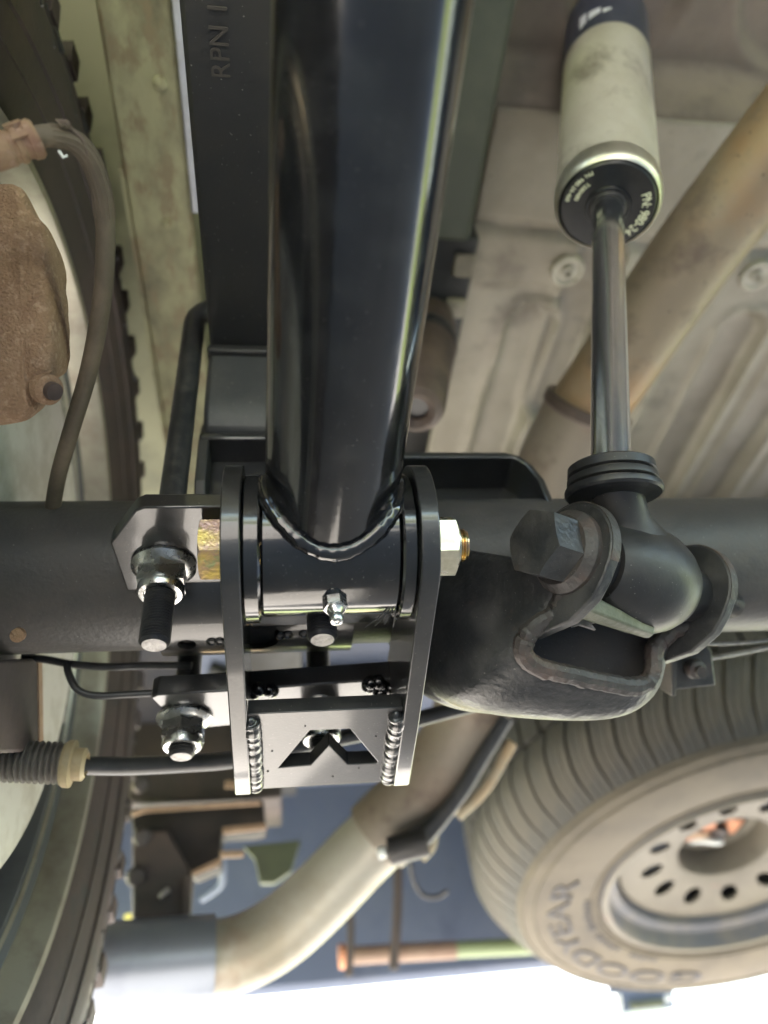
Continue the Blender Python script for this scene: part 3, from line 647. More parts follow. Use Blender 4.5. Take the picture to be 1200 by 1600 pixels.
# ================================================================== REAR WHEEL, ROTOR, CALIPER
WX = Mx(((0, 0, -1, 0), (1, 0, 0, AY), (0, -1, 0, AZ), (0, 0, 0, 1)))       # lathe axis along -X (outwards), heights = distance left of x=0
rw = thing('road_wheel_assembly', (-.3, AY, 0), 'rear road wheel seen edge-on from inside at the left edge, with its dark muddy tyre', 'wheel')
bm = BM()
tp = [(.300, .186), (.306, .180), (.318, .174), (.340, .165), (.370, .1605), (.395, .163), (.416, .168), (.428, .172), (.4330, .180), (.4345, .21), (.4345, .41), (.43, .44), (.41, .452), (.36, .458), (.31, .45), (.30, .44)]
add_lathe(bm, tp, WX, 128, cap=False); tyre = obj('tyre', bm, tyre_rub, rw)
for r0, r1, h in ((.330, .334, .1685), (.352, .355, .1618), (.404, .408, .1655)):
    bm = BM(); add_lathe(bm, [(r0, h + .002), (r0 + .001, h - .0012), (r1 - .001, h - .0012), (r1, h + .002)], WX, 128, closed=True); obj('sidewall_ring', bm, tyre_rub, tyre)
def lug_mesh(poly, r0, r1, sh=0.0):
    """A tread block: poly is (angle offset, axial) corners; built at angle 0 of WX-like frames."""
    bm = BM(); a = [bm.verts.new((r0(h) * math.cos(t), r0(h) * math.sin(t), h)) for t, h in poly]; b = [bm.verts.new((r1(h) * math.cos(t), r1(h) * math.sin(t), h)) for t, h in poly]
    n = len(poly); bm.faces.new(list(reversed(a))); bm.faces.new(b)
    for i in range(n): bm.faces.new((a[i], a[(i + 1) % n], b[(i + 1) % n], b[i]))
    bmesh.ops.recalc_face_normals(bm, faces=bm.faces[:]); me = bpy.data.meshes.new('tread_block'); bm.to_mesh(me); bm.free(); return me
NL = 54; pitch = 2 * math.pi / NL
def crown(h): return .4500 - .35 * max(0, .205 - h) ** 1.25 * 3.0
lm1 = lug_mesh([(-.030, .166), (.015, .166), (.020, .185), (.027, .225), (-.012, .232), (-.022, .195)], lambda h: .424, lambda h: crown(h) if h > .17 else .446)
lm2 = lug_mesh([(-.038, .1655), (.004, .1655), (.012, .190), (.016, .222), (-.022, .226), (-.030, .190)], lambda h: .418, lambda h: crown(h) - .003 if h > .17 else .440)
lm3 = lug_mesh([(-.034, .238), (.015, .236), (.03, .30), (-.015, .305)], lambda h: .425, lambda h: .4545)
for m in (lm1, lm2, lm3): m.materials.append(tyre_rub)
for k in range(NL):
    for m, off in ((lm1 if k % 2 else lm2, 0), (lm3, .5)):
        o = bpy.data.objects.new('tread_block', m); C.objects.link(o); o.parent = tyre
        o.matrix_basis = WX @ Mx.Rotation((k + off) * pitch, 4, 'Z')
# sipes and mud cracks: thin dark blade cuts on the inner shoulder
bm = BM()
for k in range(NL * 2):
    a = k * pitch / 2 + random.uniform(-.01, .01); rr0, rr1 = .385 + random.uniform(-.01, .012), .424
    pts = [WX @ V((r_ * math.cos(a + da), r_ * math.sin(a + da), h_)) for r_, da, h_ in ((rr0, 0, .1615), ((rr0 + rr1) / 2, .01 * (1 if k % 3 else -1), .1655), (rr1, .012, .1700))]
    add_sweep(bm, pts, .0011 + .0010 * (k % 3 == 0), 5)
obj('shoulder_sipe', bm, cable_blk, tyre)['kind'] = 'stuff'
bm = BM(); add_lathe(bm, [(.296, .189), (.302, .183), (.302, .1775), (.297, .1750), (.292, .1765), (.288, .184), (.283, .198)], WX, 128, cap=False); rim = obj('rim_lip', bm, rim_lip, rw)
bm = BM(); add_lathe(bm, [(.283, .198), (.270, .205), (.266, .222), (.268, .25), (.256, .27), (.246, .31), (.243, .40), (.20, .41), (.10, .40)], WX, 128, cap=False); s = obj('rim_barrel', bm, rim_alloy, rw); 
bm = BM(); add_lathe(bm, [(.2755, .203), (.2765, .2015), (.2745, .2005), (.2725, .2030)], WX, 128, closed=True); obj('barrel_ring', bm, rim_lip, rw)
bm = BM(); add_prism(bm, [(-.010, -.007), (.010, -.007), (.010, .007), (-.010, .007)], -.003, .003, basis((-0.2015, 0.6794, 0.3631), (1, -.3, .2))); obj('balance_weight', bm, rust, rim, bevel=.002)

ro = thing('brake_rotor', (-.2, AY, AZ), 'pale vented brake rotor edge glimpsed between the axle end and the wheel rim', 'brake rotor')
bm = BM(); add_lathe(bm, [(.09, .180), (.186, .180), (.1875, .1815), (.1875, .188), (.186, .1895), (.09, .1895)], WX, 96); obj('inner_disc', bm, rotor_m, ro)
bm = BM(); add_lathe(bm, [(.09, .1995), (.186, .1995), (.1875, .201), (.1875, .2075), (.186, .209), (.09, .209)], WX, 96); obj('outer_disc', bm, rotor_m, ro)
vm = BM(); add_box(vm, (.10, -.0022, .1893), (.1868, .0022, .1997)); me = bpy.data.meshes.new('vane'); bmesh.ops.recalc_face_normals(vm, faces=vm.faces[:]); vm.to_mesh(me); vm.free(); me.materials.append(rotor_m)
for k in range(48):
    o = bpy.data.objects.new('vane', me); C.objects.link(o); o.parent = ro; o.matrix_parent_inverse = Mx.Translation(ro.location).inverted(); o.matrix_basis = WX @ Mx.Rotation(2 * math.pi * k / 48, 4, 'Z')
bm = BM(); add_lathe(bm, [(.045, .20), (.075, .205), (.075, .26), (.05, .28), (.0001, .28)], WX, 48); obj('hub', bm, rust, ro)
bp_ = thing('backing_plate', (-.19, AY, AZ), 'dark brown backing plate bracket hanging behind the axle end under the tube', 'backing plate')
bm = BM(); q = [(-0.1650, 0.3554, 0.3442), (-0.1650, 0.4622, 0.4101), (-0.1650, 0.5035, 0.3659), (-0.1650, 0.4771, 0.3497), (-0.1650, 0.3866, 0.3080)]
add_prism(bm, [(p[1], p[2]) for p in q], -.172, -.165, FYZ(0)); obj('plate', bm, bracket_brown, bp_, bevel=.002)
bm = BM(); q = [(-0.1645, 0.4579, 0.4066), (-0.1645, 0.4649, 0.4107), (-0.1645, 0.5058, 0.3669), (-0.1645, 0.4981, 0.3635)]
add_prism(bm, [(p[1], p[2]) for p in q], -.173, -.164, FYZ(0)); obj('rusty_edge', bm, lip_tan, bp_)

ca = thing('brake_caliper', (-0.1266, 0.2150, 0.4615), 'rough rust-brown cast brake caliper filling the left edge beside the curved hose', 'brake caliper')
ctr = V((-0.1345, 0.2253, 0.4743)); 
bm = BM()
q = [(-0.1605, 0.1866, 0.5231), (-0.1347, 0.1839, 0.5209), (-0.1295, 0.1851, 0.5184), (-0.1244, 0.1928, 0.5087), (-0.1174, 0.1969, 0.5026), (-0.1149, 0.2038, 0.4943), (-0.1156, 0.2115, 0.4859), (-0.1137, 0.2189, 0.4772), (-0.1132, 0.2329, 0.4613), (-0.1130, 0.2416, 0.4515), (-0.1153, 0.2483, 0.4444), (-0.1205, 0.2510, 0.4425), (-0.1251, 0.2528, 0.4415), (-0.1258, 0.2602, 0.4333), (-0.1297, 0.2649, 0.4288), (-0.1420, 0.2679, 0.4281), (-0.1614, 0.2698, 0.4299)]
cen = sum((V(p) for p in q), V()) / len(q)
nrm = V((0.1373, 0.7397, 0.6587))
F = basis(cen, -nrm, (1, 0, 0))
loc = [F.inverted() @ V(p) for p in q]
lay = []
for s, h in ((.74, -.030), (.86, -.016), (.985, -.004), (.985, .002), (.93, .0055), (.80, .0070), (.55, .0085), (.25, .009)):
    ring = []
    for i in range(len(loc) * 4):
        a = loc[i // 4]; b2 = loc[(i // 4 + 1) % len(loc)]; t = (i % 4) / 4; p = a.lerp(b2, t)
        ring.append(bm.verts.new(F @ V((p.x * s, p.y * s, h + .0022 * NZ.noise(V((p.x * s * 110, p.y * s * 110, 2)))))))
    lay.append(ring)
for a, b2 in zip(lay, lay[1:]):
    m = len(a)
    for i in range(m): bm.faces.new((a[i], a[(i + 1) % m], b2[(i + 1) % m], b2[i]))
bm.faces.new(lay[-1]); bm.faces.new(list(reversed(lay[0])))
cb = obj('caliper_casting', bm, rust, ca, angle=70); s = cb.modifiers.new('smooth', 'SUBSURF'); s.levels = 1; s.render_levels = 2
bm = BM(); F = basis(V((-0.1205, 0.2523, 0.4411)), (.55, -.2, -.45)); add_lathe(bm, [(.0062, -.012), (.0062, .0), (.0078, .001), (.0078, .0062), (.0060, .0075), (.0045, .0075)], F, 24); obj('bleeder_boss', bm, rust, ca)
bm = BM(); add_lathe(bm, [(.0001, .0074), (.0046, .0074), (.0044, .011), (.0001, .011)], F, 18); obj('rubber_plug', bm, brown_rub, ca)

for k in range(30):
    a_ = R(8 + 2.9 * k); bm = BM(); F = WX @ Mx.Rotation(-a_, 4, 'Z') @ Mx.Translation((.2665, 0, .214)); add_box(bm, (-.006, -.0060, -.012), (.0045, .0060, .012), F); obj('wheel_weight', bm, pale_weight, rim, bevel=.0008)
ho = thing('brake_hose', (-0.0862, 0.2006, 0.4692), 'dusty ribbed brake hose arching down from its rusty crimp beside the caliper', 'hose')
hp = smooth_path([(-0.1168, 0.1466, 0.4724), (-0.1079, 0.1440, 0.4766), (-0.0987, 0.1445, 0.4832), (-0.0896, 0.1500, 0.4873), (-0.0846, 0.1635, 0.4878), (-0.0843, 0.1838, 0.4846), (-0.0881, 0.2093, 0.4780), (-0.0954, 0.2366, 0.4732), (-0.1057, 0.2663, 0.4678), (-0.1199, 0.3000, 0.4632), (-0.1334, 0.3329, 0.4595), (-0.1427, 0.3621, 0.4545), (-0.1477, 0.3889, 0.4452)], 12)
bm = BM(); add_sweep(bm, hp, .0047, 20); obj('hose_tube', bm, hose_rub, ho)
bm = BM()
for k in range(14):
    a = 2 * math.pi * k / 14
    seg = hp[22:60]; pts = []
    x = V((0, 0, 1))
    for i, p in enumerate(seg):
        t = (seg[min(i + 1, len(seg) - 1)] - seg[max(i - 1, 0)]).normalized(); x = (x - t * x.dot(t)).normalized(); y = t.cross(x)
        pts.append(p + (x * math.cos(a) + y * math.sin(a)) * .0047)
    add_sweep(bm, pts, .00042, 5)
obj('hose_rib', bm, hose_rub, ho)
dirh = (hp[14] - hp[4]).normalized(); F = basis(V((-0.1183, 0.1466, 0.4697)), dirh)
bm = BM(); add_lathe(bm, [(.0072, -.012), (.0074, .002), (.0076, .0035), (.0068, .0045), (.0070, .0060), (.0078, .0068), (.0078, .0085), (.0068, .0095), (.0070, .0112), (.0080, .0122), (.0083, .0150), (.0072, .0165), (.0054, .0166)], F, 36); obj('crimp_collar', bm, clamp_rust, ho)
for k in range(3):
    a = R(200 + 45 * k); c = F @ V((.0074 * math.cos(a), .0074 * math.sin(a), .009)); bm = BM(); add_box(bm, (-.0016, -.001, -.0035), (.0016, .0016, .0035), basis(c, F.to_3x3() @ V((0, 0, 1)), F.to_3x3() @ V((math.cos(a), math.sin(a), 0)))); obj('crimp_tab', bm, clamp_rust, ho)
# flake of torn casing on the crown of the hose
bm = BM(); pts = [(-0.0955, 0.1384, 0.4833), (-0.0921, 0.1384, 0.4826), (-0.0911, 0.1418, 0.4846), (-0.0877, 0.1462, 0.4851), (-0.0865, 0.1520, 0.4844), (-0.0851, 0.1576, 0.4869)]
add_sweep(bm, smooth_path(pts, 5), [.0011 + .0006 * NZ.noise(V((i * .8, 1, 1))) for i in range(26)], 7); obj('torn_flake', bm, brown_rub, ho)
bm = BM(); add_sweep(bm, [(-0.0966, 0.1379, 0.4840), (-0.0941, 0.1390, 0.4808), (-0.0919, 0.1373, 0.4823), (-0.0916, 0.1403, 0.4819)], .0006, 6); obj('frayed_thread', bm, hose_rub, ho)
bm = BM(); add_sweep(bm, [(-0.0970, 0.1492, 0.4790), (-0.0951, 0.1509, 0.4767), (-0.0937, 0.1507, 0.4782)], .0007, 6); obj('frayed_thread', bm, pale_paint, ho)

# ================================================================== BRAKE LINES AND CABLES UNDER THE AXLE
def tube_thing(name, label, cat, pts, r, m, n=8, group=None, seg=14):
    bm = BM(); add_sweep(bm, smooth_path(pts, n), r, seg); o = obj(name, bm, m); return tag(o, label, cat, group)
tube_thing('brake_line', 'upper thin black brake line running right from under the axle tube end', 'brake line', [(-0.1737, 0.4550, 0.4072), (-0.1589, 0.4550, 0.4046), (-0.1396, 0.4550, 0.3999), (-0.1165, 0.4550, 0.3971), (-0.0914, 0.4550, 0.3970), (-0.0610, 0.4500, 0.3929)], .0026, cable_blk)
tube_thing('brake_line', 'lower thin black line that drops in a bend and runs right to the rear u-bolt', 'brake line', [(-0.1435, 0.4520, 0.3998), (-0.1401, 0.4520, 0.3901), (-0.1332, 0.4540, 0.3801), (-0.1217, 0.4560, 0.3765), (-0.1017, 0.4570, 0.3770), (-0.0856, 0.4580, 0.3778)], .0024, cable_blk)
pc = thing('parking_cable', (-0.1651, 0.5051, 0.3562), 'parking brake cable with ridged grey boot at the left, running right behind the bracket', 'cable')
b0, b1 = V((-0.2059, 0.4839, 0.3506)), V((-0.1418, 0.4896, 0.3460)); d = b1 - b0; F = basis(b0, d, (0, -.5, -.8)); L = d.length
prf = [(.009, 0)]
nr = 17
for k in range(nr):
    h = L * (k + .5) / nr; prf += [(.0108, h - L / nr * .42), (.0135, h - L / nr * .12), (.0135, h + L / nr * .12), (.0108, h + L / nr * .42)]
prf.append((.009, L))
bm = BM(); add_lathe(bm, prf, F, 40); obj('boot', bm, mat('grey_boot_rubber', (.10, .092, .082), .6, c2=(.15, .13, .11), ns=30), pc)
bm = BM(); add_lathe(bm, [(.0135, L - .002), (.0150, L), (.0150, L + .004), (.0105, L + .005), (.0105, L + .011), (.0075, L + .013), (.0075, L + .002)], F, 28); obj('end_fitting', bm, ivory, pc)
bm = BM(); add_sweep(bm, smooth_path([(-0.1379, 0.4969, 0.3476), (-0.1080, 0.5168, 0.3539), (-0.0707, 0.5316, 0.3600), (-0.0348, 0.5405, 0.3652), (0.0181, 0.5472, 0.3770), (0.0690, 0.5499, 0.3862), (0.1164, 0.5465, 0.3953), (0.1732, 0.5408, 0.4050), (0.2193, 0.5331, 0.4116)], 8), .0062, 18); obj('cable_sheath', bm, cable_blk, pc)
# small bracket hanging from the axle, right of the shock mount
hb = thing('line_bracket', (0.2874, 0.4444, 0.3756), 'small black bracket with a rusty nut hanging under the axle right of the shock mount', 'bracket')
c = V((0.2938, 0.4489, 0.3768)); F = basis(c, (0, -.55, -.55), (1, -.1, 0))
bm = BM(); add_prism(bm, [(-.017, -.016), (.019, -.016), (.017, .010), (.009, .021), (-.007, .021), (-.016, .012)], -.004, .0, F); obj('plate', bm, mount_black, hb, bevel=.0015)
bm = BM(); add_prism(bm, [(-.019, -.018), (-.0155, -.018), (-.0145, .010), (-.006, .020), (.016, .019), (.015, .0235), (-.008, .0245), (-.0185, .013)], -.012, .006, F); obj('flange', bm, axle_black, hb, bevel=.001)
bm = BM(); add_lathe(bm, [(.006, 0), (.0075, .004), (.0065, .009), (.004, .0105), (.004, .014), (.0001, .0145)], F, 24); obj('rusty_nut', bm, raw_edge, hb)
tube_thing('wire_rod', 'thin pale rod running right from the small bracket, the upper one', 'rod', [(0.3083, 0.4407, 0.3906), (0.3354, 0.4464, 0.3937), (0.3728, 0.4498, 0.3973)], .0013, cut_steel)
tube_thing('wire_rod', 'thin pale rod slanting up right from the small bracket, the lower one', 'rod', [(0.3097, 0.4477, 0.3824), (0.3400, 0.4507, 0.3879), (0.3728, 0.4524, 0.3944)], .0017, cut_steel)

# ================================================================== EXHAUST
ex = thing('exhaust_pipe', (0.1991, 0.8405, 0.5109), 'tan stained exhaust pipe arching over the axle and down to the lower left', 'exhaust pipe')
PR = .0385
pth = smooth_path([(0.4965, 0.1075, 0.7939), (0.4489, 0.1952, 0.7660), (0.3965, 0.3136, 0.7503), (0.3529, 0.4174, 0.7263), (0.3167, 0.4976, 0.7045)], 12)
bm = BM(); add_sweep(bm, pth, .0405, 40); obj('front_pipe', bm, pipe_hot, ex, angle=60)
pth = smooth_path([(0.3263, 0.4819, 0.7125), (0.3036, 0.5569, 0.6861), (0.2769, 0.6603, 0.6363), (0.2499, 0.7546, 0.5740), (0.2186, 0.8307, 0.5178), (0.1739, 0.8820, 0.4696), (0.1124, 0.9255, 0.4259)], 12)
bm = BM(); add_sweep(bm, pth, .0455, 40); obj('middle_pipe', bm, pipe_mid, ex, angle=60)
d = (V((0.3036, 0.5569, 0.6861)) - V((0.3263, 0.4819, 0.7125))); F = basis(V((0.3244, 0.4866, 0.7106)), d); bm = BM(); add_lathe(bm, [(.040, -.006), (.0480, -.004), (.0485, .006), (.0455, .009)], F, 40, cap=False); obj('slip_joint', bm, brown_rub, ex)
pth = smooth_path([(0.1294, 0.9135, 0.4359), (0.0886, 0.9386, 0.4086), (0.0418, 0.9641, 0.3745), (-0.0039, 0.9820, 0.3457), (-0.0445, 0.9867, 0.3292), (-0.0841, 0.9859, 0.3231), (-0.1399, 0.9779, 0.3210), (-0.1865, 0.9679, 0.3192), (-0.2625, 0.9509, 0.3162)], 12)
bm = BM(); add_sweep(bm, pth, .0400, 40); obj('tail_pipe', bm, pipe_pale, ex, angle=60)
bm = BM(); add_sweep(bm, smooth_path([(-0.0812, 0.9837, 0.3250), (-0.1398, 0.9760, 0.3231), (-0.1865, 0.9660, 0.3213), (-0.2382, 0.9574, 0.3190)], 10), .0440, 44); obj('sleeve', bm, sleeve_m, ex, angle=60)
hg = thing('exhaust_hanger', (0.1343, 0.8721, 0.3978), 'dark rubber exhaust hanger lying along the pipe above the dangling straps', 'hanger')
bm = BM(); add_sweep(bm, smooth_path([(0.2586, 0.7815, 0.5041), (0.2295, 0.8093, 0.4713), (0.1986, 0.8394, 0.4363), (0.1658, 0.8620, 0.4101), (0.1416, 0.8724, 0.3960)], 8), [.009 + .006 * min(1, max(0, (i - 18) / 14)) for i in range(33)], 20); obj('hanger_rod', bm, cable_blk, hg)
bm = BM(); add_sweep(bm, smooth_path([(0.1599, 0.8566, 0.3947), (0.1399, 0.8620, 0.3929), (0.1187, 0.8700, 0.3913)], 4), .0155, 20); obj('rubber_end', bm, rubber, hg)
bm = BM(); add_sweep(bm, [(0.1128, 0.8642, 0.3899), (0.1051, 0.8675, 0.3893)], .0065, 16); obj('end_cap', bm, pale_paint, hg)
bm = BM(); add_sweep(bm, smooth_path([(0.1578, 0.8911, 0.3867), (0.1696, 0.8801, 0.3966), (0.1767, 0.8689, 0.4154), (0.2020, 0.8628, 0.4322)], 6), .0045, 10); obj('hoop', bm, pipe_m, hg)
bm = BM(); add_sweep(bm, smooth_path([(0.2766, 0.8380, 0.4975), (0.2452, 0.8776, 0.4597), (0.2101, 0.9044, 0.4368)], 6), 0.0065, 10); obj('side_rod', bm, pipe_m, hg)

# ================================================================== REAR UNDERBODY
cx = thing('spring_hanger', (-0.1241, 1.0489, 0.4960), 'dark brown rusty spring hanger bracket hanging beyond the u-bolts at lower left', 'hanger bracket')
q = [(-0.2248, 1.0200, 0.6358), (-0.0027, 1.0200, 0.6349), (-0.0033, 1.0200, 0.5169), (-0.2064, 1.0200, 0.5197)]
FXZ = lambda y: Mx(((1, 0, 0, 0), (0, 0, 1, y), (0, 1, 0, 0), (0, 0, 0, 1)))
bm = BM(); add_prism(bm, [(p[0], p[2]) for p in q], 0, .12, FXZ(1.02)); obj('upper_beam', bm, bracket_brown, cx, bevel=.004)
q = [(-0.1985, 1.0000, 0.5069), (-0.0270, 1.0000, 0.5082), (-0.0233, 1.0000, 0.4680), (-0.0380, 1.0000, 0.4657), (-0.0804, 1.0000, 0.4661), (-0.0785, 1.0000, 0.4279), (-0.1107, 1.0000, 0.4166), (-0.1476, 1.0000, 0.4649), (-0.1769, 1.0000, 0.4731), (-0.1930, 1.0000, 0.4758)]
bm = BM(); add_prism(bm, [(p[0], p[2]) for p in q], 0, .035, FXZ(1.0)); obj('hanger_body', bm, mat('dark_hanger_paint', (.022, .020, .020), .7, c2=(.038, .03, .027), ns=14), cx, bevel=.004)
q = [(-0.1903, 0.9850, 0.4722), (-0.1464, 0.9850, 0.4709), (-0.1126, 0.9850, 0.4199), (-0.1181, 0.9850, 0.3557), (-0.1577, 0.9850, 0.3468), (-0.1781, 0.9850, 0.3683)]
bm = BM(); add_prism(bm, [(p[0], p[2]) for p in q], 0, .02, FXZ(.985)); obj('gusset_plate', bm, mat('dark_gusset', (.045, .040, .040), .6, c2=(.085, .065, .058), ns=12), cx, bevel=.004)
for q in ([(-0.1927, 0.9780, 0.4937), (-0.1776, 0.9780, 0.4984), (-0.0322, 0.9780, 0.4985), (-0.0296, 0.9780, 0.4934), (-0.1769, 0.9780, 0.4927), (-0.1913, 0.9780, 0.4880)], [(-0.0782, 0.9780, 0.4673), (-0.0244, 0.9780, 0.4695), (-0.0219, 0.9780, 0.4621), (-0.0770, 0.9780, 0.4594)],
          [(-0.1125, 0.9780, 0.4171), (-0.0780, 0.9780, 0.4311), (-0.0784, 0.9780, 0.4229), (-0.1114, 0.9780, 0.4120)], [(-0.0800, 0.9780, 0.4388), (-0.0494, 0.9780, 0.4375), (-0.0507, 0.9780, 0.4300), (-0.0788, 0.9780, 0.4311)], [(-0.0769, 0.9780, 0.5274), (-0.0552, 0.9780, 0.5279), (-0.0549, 0.9780, 0.5167), (-0.0781, 0.9780, 0.5181)]):
    bm = BM(); add_prism(bm, [(p[0], p[2]) for p in q], 0, .006, FXZ(.978)); obj('lit_lip', bm, lip_tan, cx, bevel=.001)  # tan strips paint the lit edges of the flanges
q = [(-0.1492, 0.9720, 0.3917), (-0.1383, 0.9720, 0.4008), (-0.1349, 0.9720, 0.3963), (-0.1458, 0.9720, 0.3873)]; bm = BM(); add_prism(bm, [(p[0], p[2]) for p in q], 0, .014, FXZ(.972)); obj('slot_highlight', bm, cut_steel, cx, bevel=.002)  # pale bar painted as the highlight of a slot
q = [(-0.1194, 0.9750, 0.4117), (-0.1111, 0.9750, 0.4126), (-0.1117, 0.9750, 0.3610), (-0.1189, 0.9750, 0.3602)]; bm = BM(); add_prism(bm, [(p[0], p[2]) for p in q], 0, .03, FXZ(.975)); obj('flange_edge', bm, bracket_brown, cx, bevel=.001)
for c in [(-0.1778, 0.9900, 0.4652), (-0.1881, 0.9900, 0.5335), (-0.1799, 0.9900, 0.4187)]:
    bm = BM(); add_lathe(bm, [(.012, 0), (.012, .008), (.009, .012), (.0001, .013)], basis(c, (.3, -1, -.4)), 16); obj('bolt_head', bm, raw_edge, cx)
q = [(-0.0601, 1.1500, 0.4971), (0.0243, 1.1500, 0.5006), (0.0095, 1.1500, 0.4569), (-0.0152, 1.1500, 0.4432), (-0.0351, 1.1500, 0.4446), (-0.0430, 1.1500, 0.4781)]
bm = BM(); add_prism(bm, [(p[0], p[2]) for p in q], 0, .012, FXZ(1.15)); tag(obj('wiring_tab', bm, tag_green, bevel=.002), 'pale green plastic tab above the bent exhaust pipe beside the brown hanger', 'tab')
tube_thing('hook_rod', 'thin blue-grey bent hook rod hanging from the brown hanger above the exhaust sleeve', 'hook', [(-0.0890, 1.1246, 0.4796), (-0.0874, 1.1427, 0.4590), (-0.0902, 1.1533, 0.4477), (-0.1039, 1.1625, 0.4402), (-0.1184, 1.1700, 0.4348)], .0055, plate_blue)
q = [(-0.2376, 1.2500, 0.4436), (-0.2267, 1.2500, 0.4445), (-0.2045, 1.2500, 0.4122), (-0.2179, 1.2500, 0.4032), (-0.2316, 1.2500, 0.4043)]
bm = BM(); add_prism(bm, [(p[0], p[2]) for p in q], 0, .01, FXZ(1.25)); tag(obj('grass_patch', bm, yellow_grass, bevel=.002), 'small bright yellow patch standing for sunlit grass between the tyre and the exhaust sleeve', 'tab')  # stands in for bright grass seen beyond the gap
# inner fender panel behind the tyre, seen past the rail
rr = thing('rear_crossbar', (0.2252, 1.4500, 0.3962), 'thin rusty crossbar with a green end, left of the spare tyre', 'crossbar')
bm = BM(); add_sweep(bm, [(0.0985, 1.4500, 0.4004), (0.1917, 1.4500, 0.3979), (0.2955, 1.4500, 0.3946)], .0145, 18); obj('rusty_tube', bm, mat('salmon_rust', (.22, .155, .115), .6, c2=(.17, .105, .075), ns=14), rr)
bm = BM(); add_sweep(bm, [(0.2888, 1.4500, 0.3952), (0.4666, 1.4500, 0.3883)], .0135, 18); obj('green_tube', bm, mat('pale_green_paint', (.19, .24, .13), .5), rr)
bm = BM(); add_lathe(bm, [(.019, -.006), (.019, .006)], basis((0.0974, 1.4500, 0.4004), (1, 0, 0)), 20); obj('end_collar', bm, orange_r, rr)
for pts, w_, lab in (([(0.1131, 1.4000, 0.4864), (0.1099, 1.4000, 0.4220), (0.1028, 1.4000, 0.3621)], .0065, 'left thin tan strap dangling in front of the rusty crossbar'), ([(0.2050, 1.4000, 0.5495), (0.1932, 1.4000, 0.4531), (0.1771, 1.4000, 0.3652)], .0085, 'right tan strap hanging from the exhaust hanger across the rusty crossbar')):
    bm = BM(); add_sweep(bm, smooth_path(pts, 8), w_, 10, flat=.4, up=(0, 1, 0))
    tag(obj('hanging_strap', bm, bracket_brown), lab, 'strap', 'straps dangling at the rear')
tube_thing('wire_loop', 'faint grey wire loop drooping behind the exhaust hanger', 'wire', [(0.2021, 1.2622, 0.4921), (0.2080, 1.2824, 0.4682), (0.2223, 1.2970, 0.4489), (0.2451, 1.2975, 0.4435), (0.2637, 1.2887, 0.4495)], .0035, dark_steel)
hx = thing('hitch_box', (0.7463, 1.7800, 0.3290), 'small blue-grey plate light housing poking below the spare tyre at the bottom edge', 'light housing')
def qbox(q, y0, y1, m, nm, par, bev=.002):
    bm = BM(); add_prism(bm, [(p[0], p[2]) for p in q], 0, y1 - y0, FXZ(y0)); return obj(nm, bm, m, par, bevel=bev)
qbox([(0.6790, 1.7800, 0.3868), (0.8284, 1.7800, 0.3748), (0.8137, 1.7800, 0.3132), (0.6746, 1.7800, 0.3136)], 1.78, 1.86, plate_blue, 'housing', hx)
qbox([(0.6828, 1.7650, 0.3468), (0.6980, 1.7650, 0.3456), (0.6914, 1.7650, 0.3168), (0.6757, 1.7650, 0.3159)], 1.765, 1.79, pale_paint, 'lens', hx)
qbox([(0.7121, 1.7650, 0.3285), (0.7877, 1.7650, 0.3290), (0.7856, 1.7650, 0.3157), (0.7149, 1.7650, 0.3160)], 1.765, 1.79, tag_green, 'label_strip', hx)
qbox([(0.7957, 1.7650, 0.3352), (0.8069, 1.7650, 0.3343), (0.8031, 1.7650, 0.3244), (0.7920, 1.7650, 0.3253)], 1.765, 1.79, pale_paint, 'screw', hx, .001)

# ================================================================== SPARE WHEEL
sp = thing('spare_wheel_assembly', (.7129, 1.1873, .41), 'dusty spare tyre on a pale steel rim slung tilted under the rear of the truck', 'spare wheel')
SN = V((-.0386, -.258, -1)).normalized(); SC_ = V((.7129, 1.1873, .4083))
SU_ = V((-.9993, 0, .0386)); SU_ = (SU_ - SN * SU_.dot(SN)).normalized(); SV_ = SN.cross(SU_)
FSP = Mx(((SU_.x, SV_.x, SN.x, SC_.x), (SU_.y, SV_.y, SN.y, SC_.y), (SU_.z, SV_.z, SN.z, SC_.z), (0, 0, 0, 1)))   # local z points down and out of the wheel
bm = BM(); add_lathe(bm, [(.222, -.008), (.226, -.001), (.236, .0035), (.258, .0080), (.290, .0115), (.322, .0120), (.346, .0095), (.358, .003), (.3600, -.003), (.3835, -.034), (.3940, -.05), (.4035, -.085), (.4035, -.15), (.399, -.205), (.38, -.238), (.35, -.255), (.30, -.262), (.22, -.25)], FSP, 128, cap=False)
st = obj('tyre', bm, spare_side, sp)
for r0, h in ((.2335, .0036), (.240, .0055), (.3330, .0118), (.3520, .0078)):
    bm = BM(); add_lathe(bm, [(r0 - .0025, h - .002), (r0 - .001, h + .0012), (r0 + .001, h + .0012), (r0 + .0025, h - .002)], FSP, 128, closed=True); obj('sidewall_ring', bm, spare_side, st)
def sr1(h):
    return .4160 if h < -.075 else .4160 - 2.35 * (h + .075) ** 1.45
def sr0(h):
    return sr1(h) - .0135
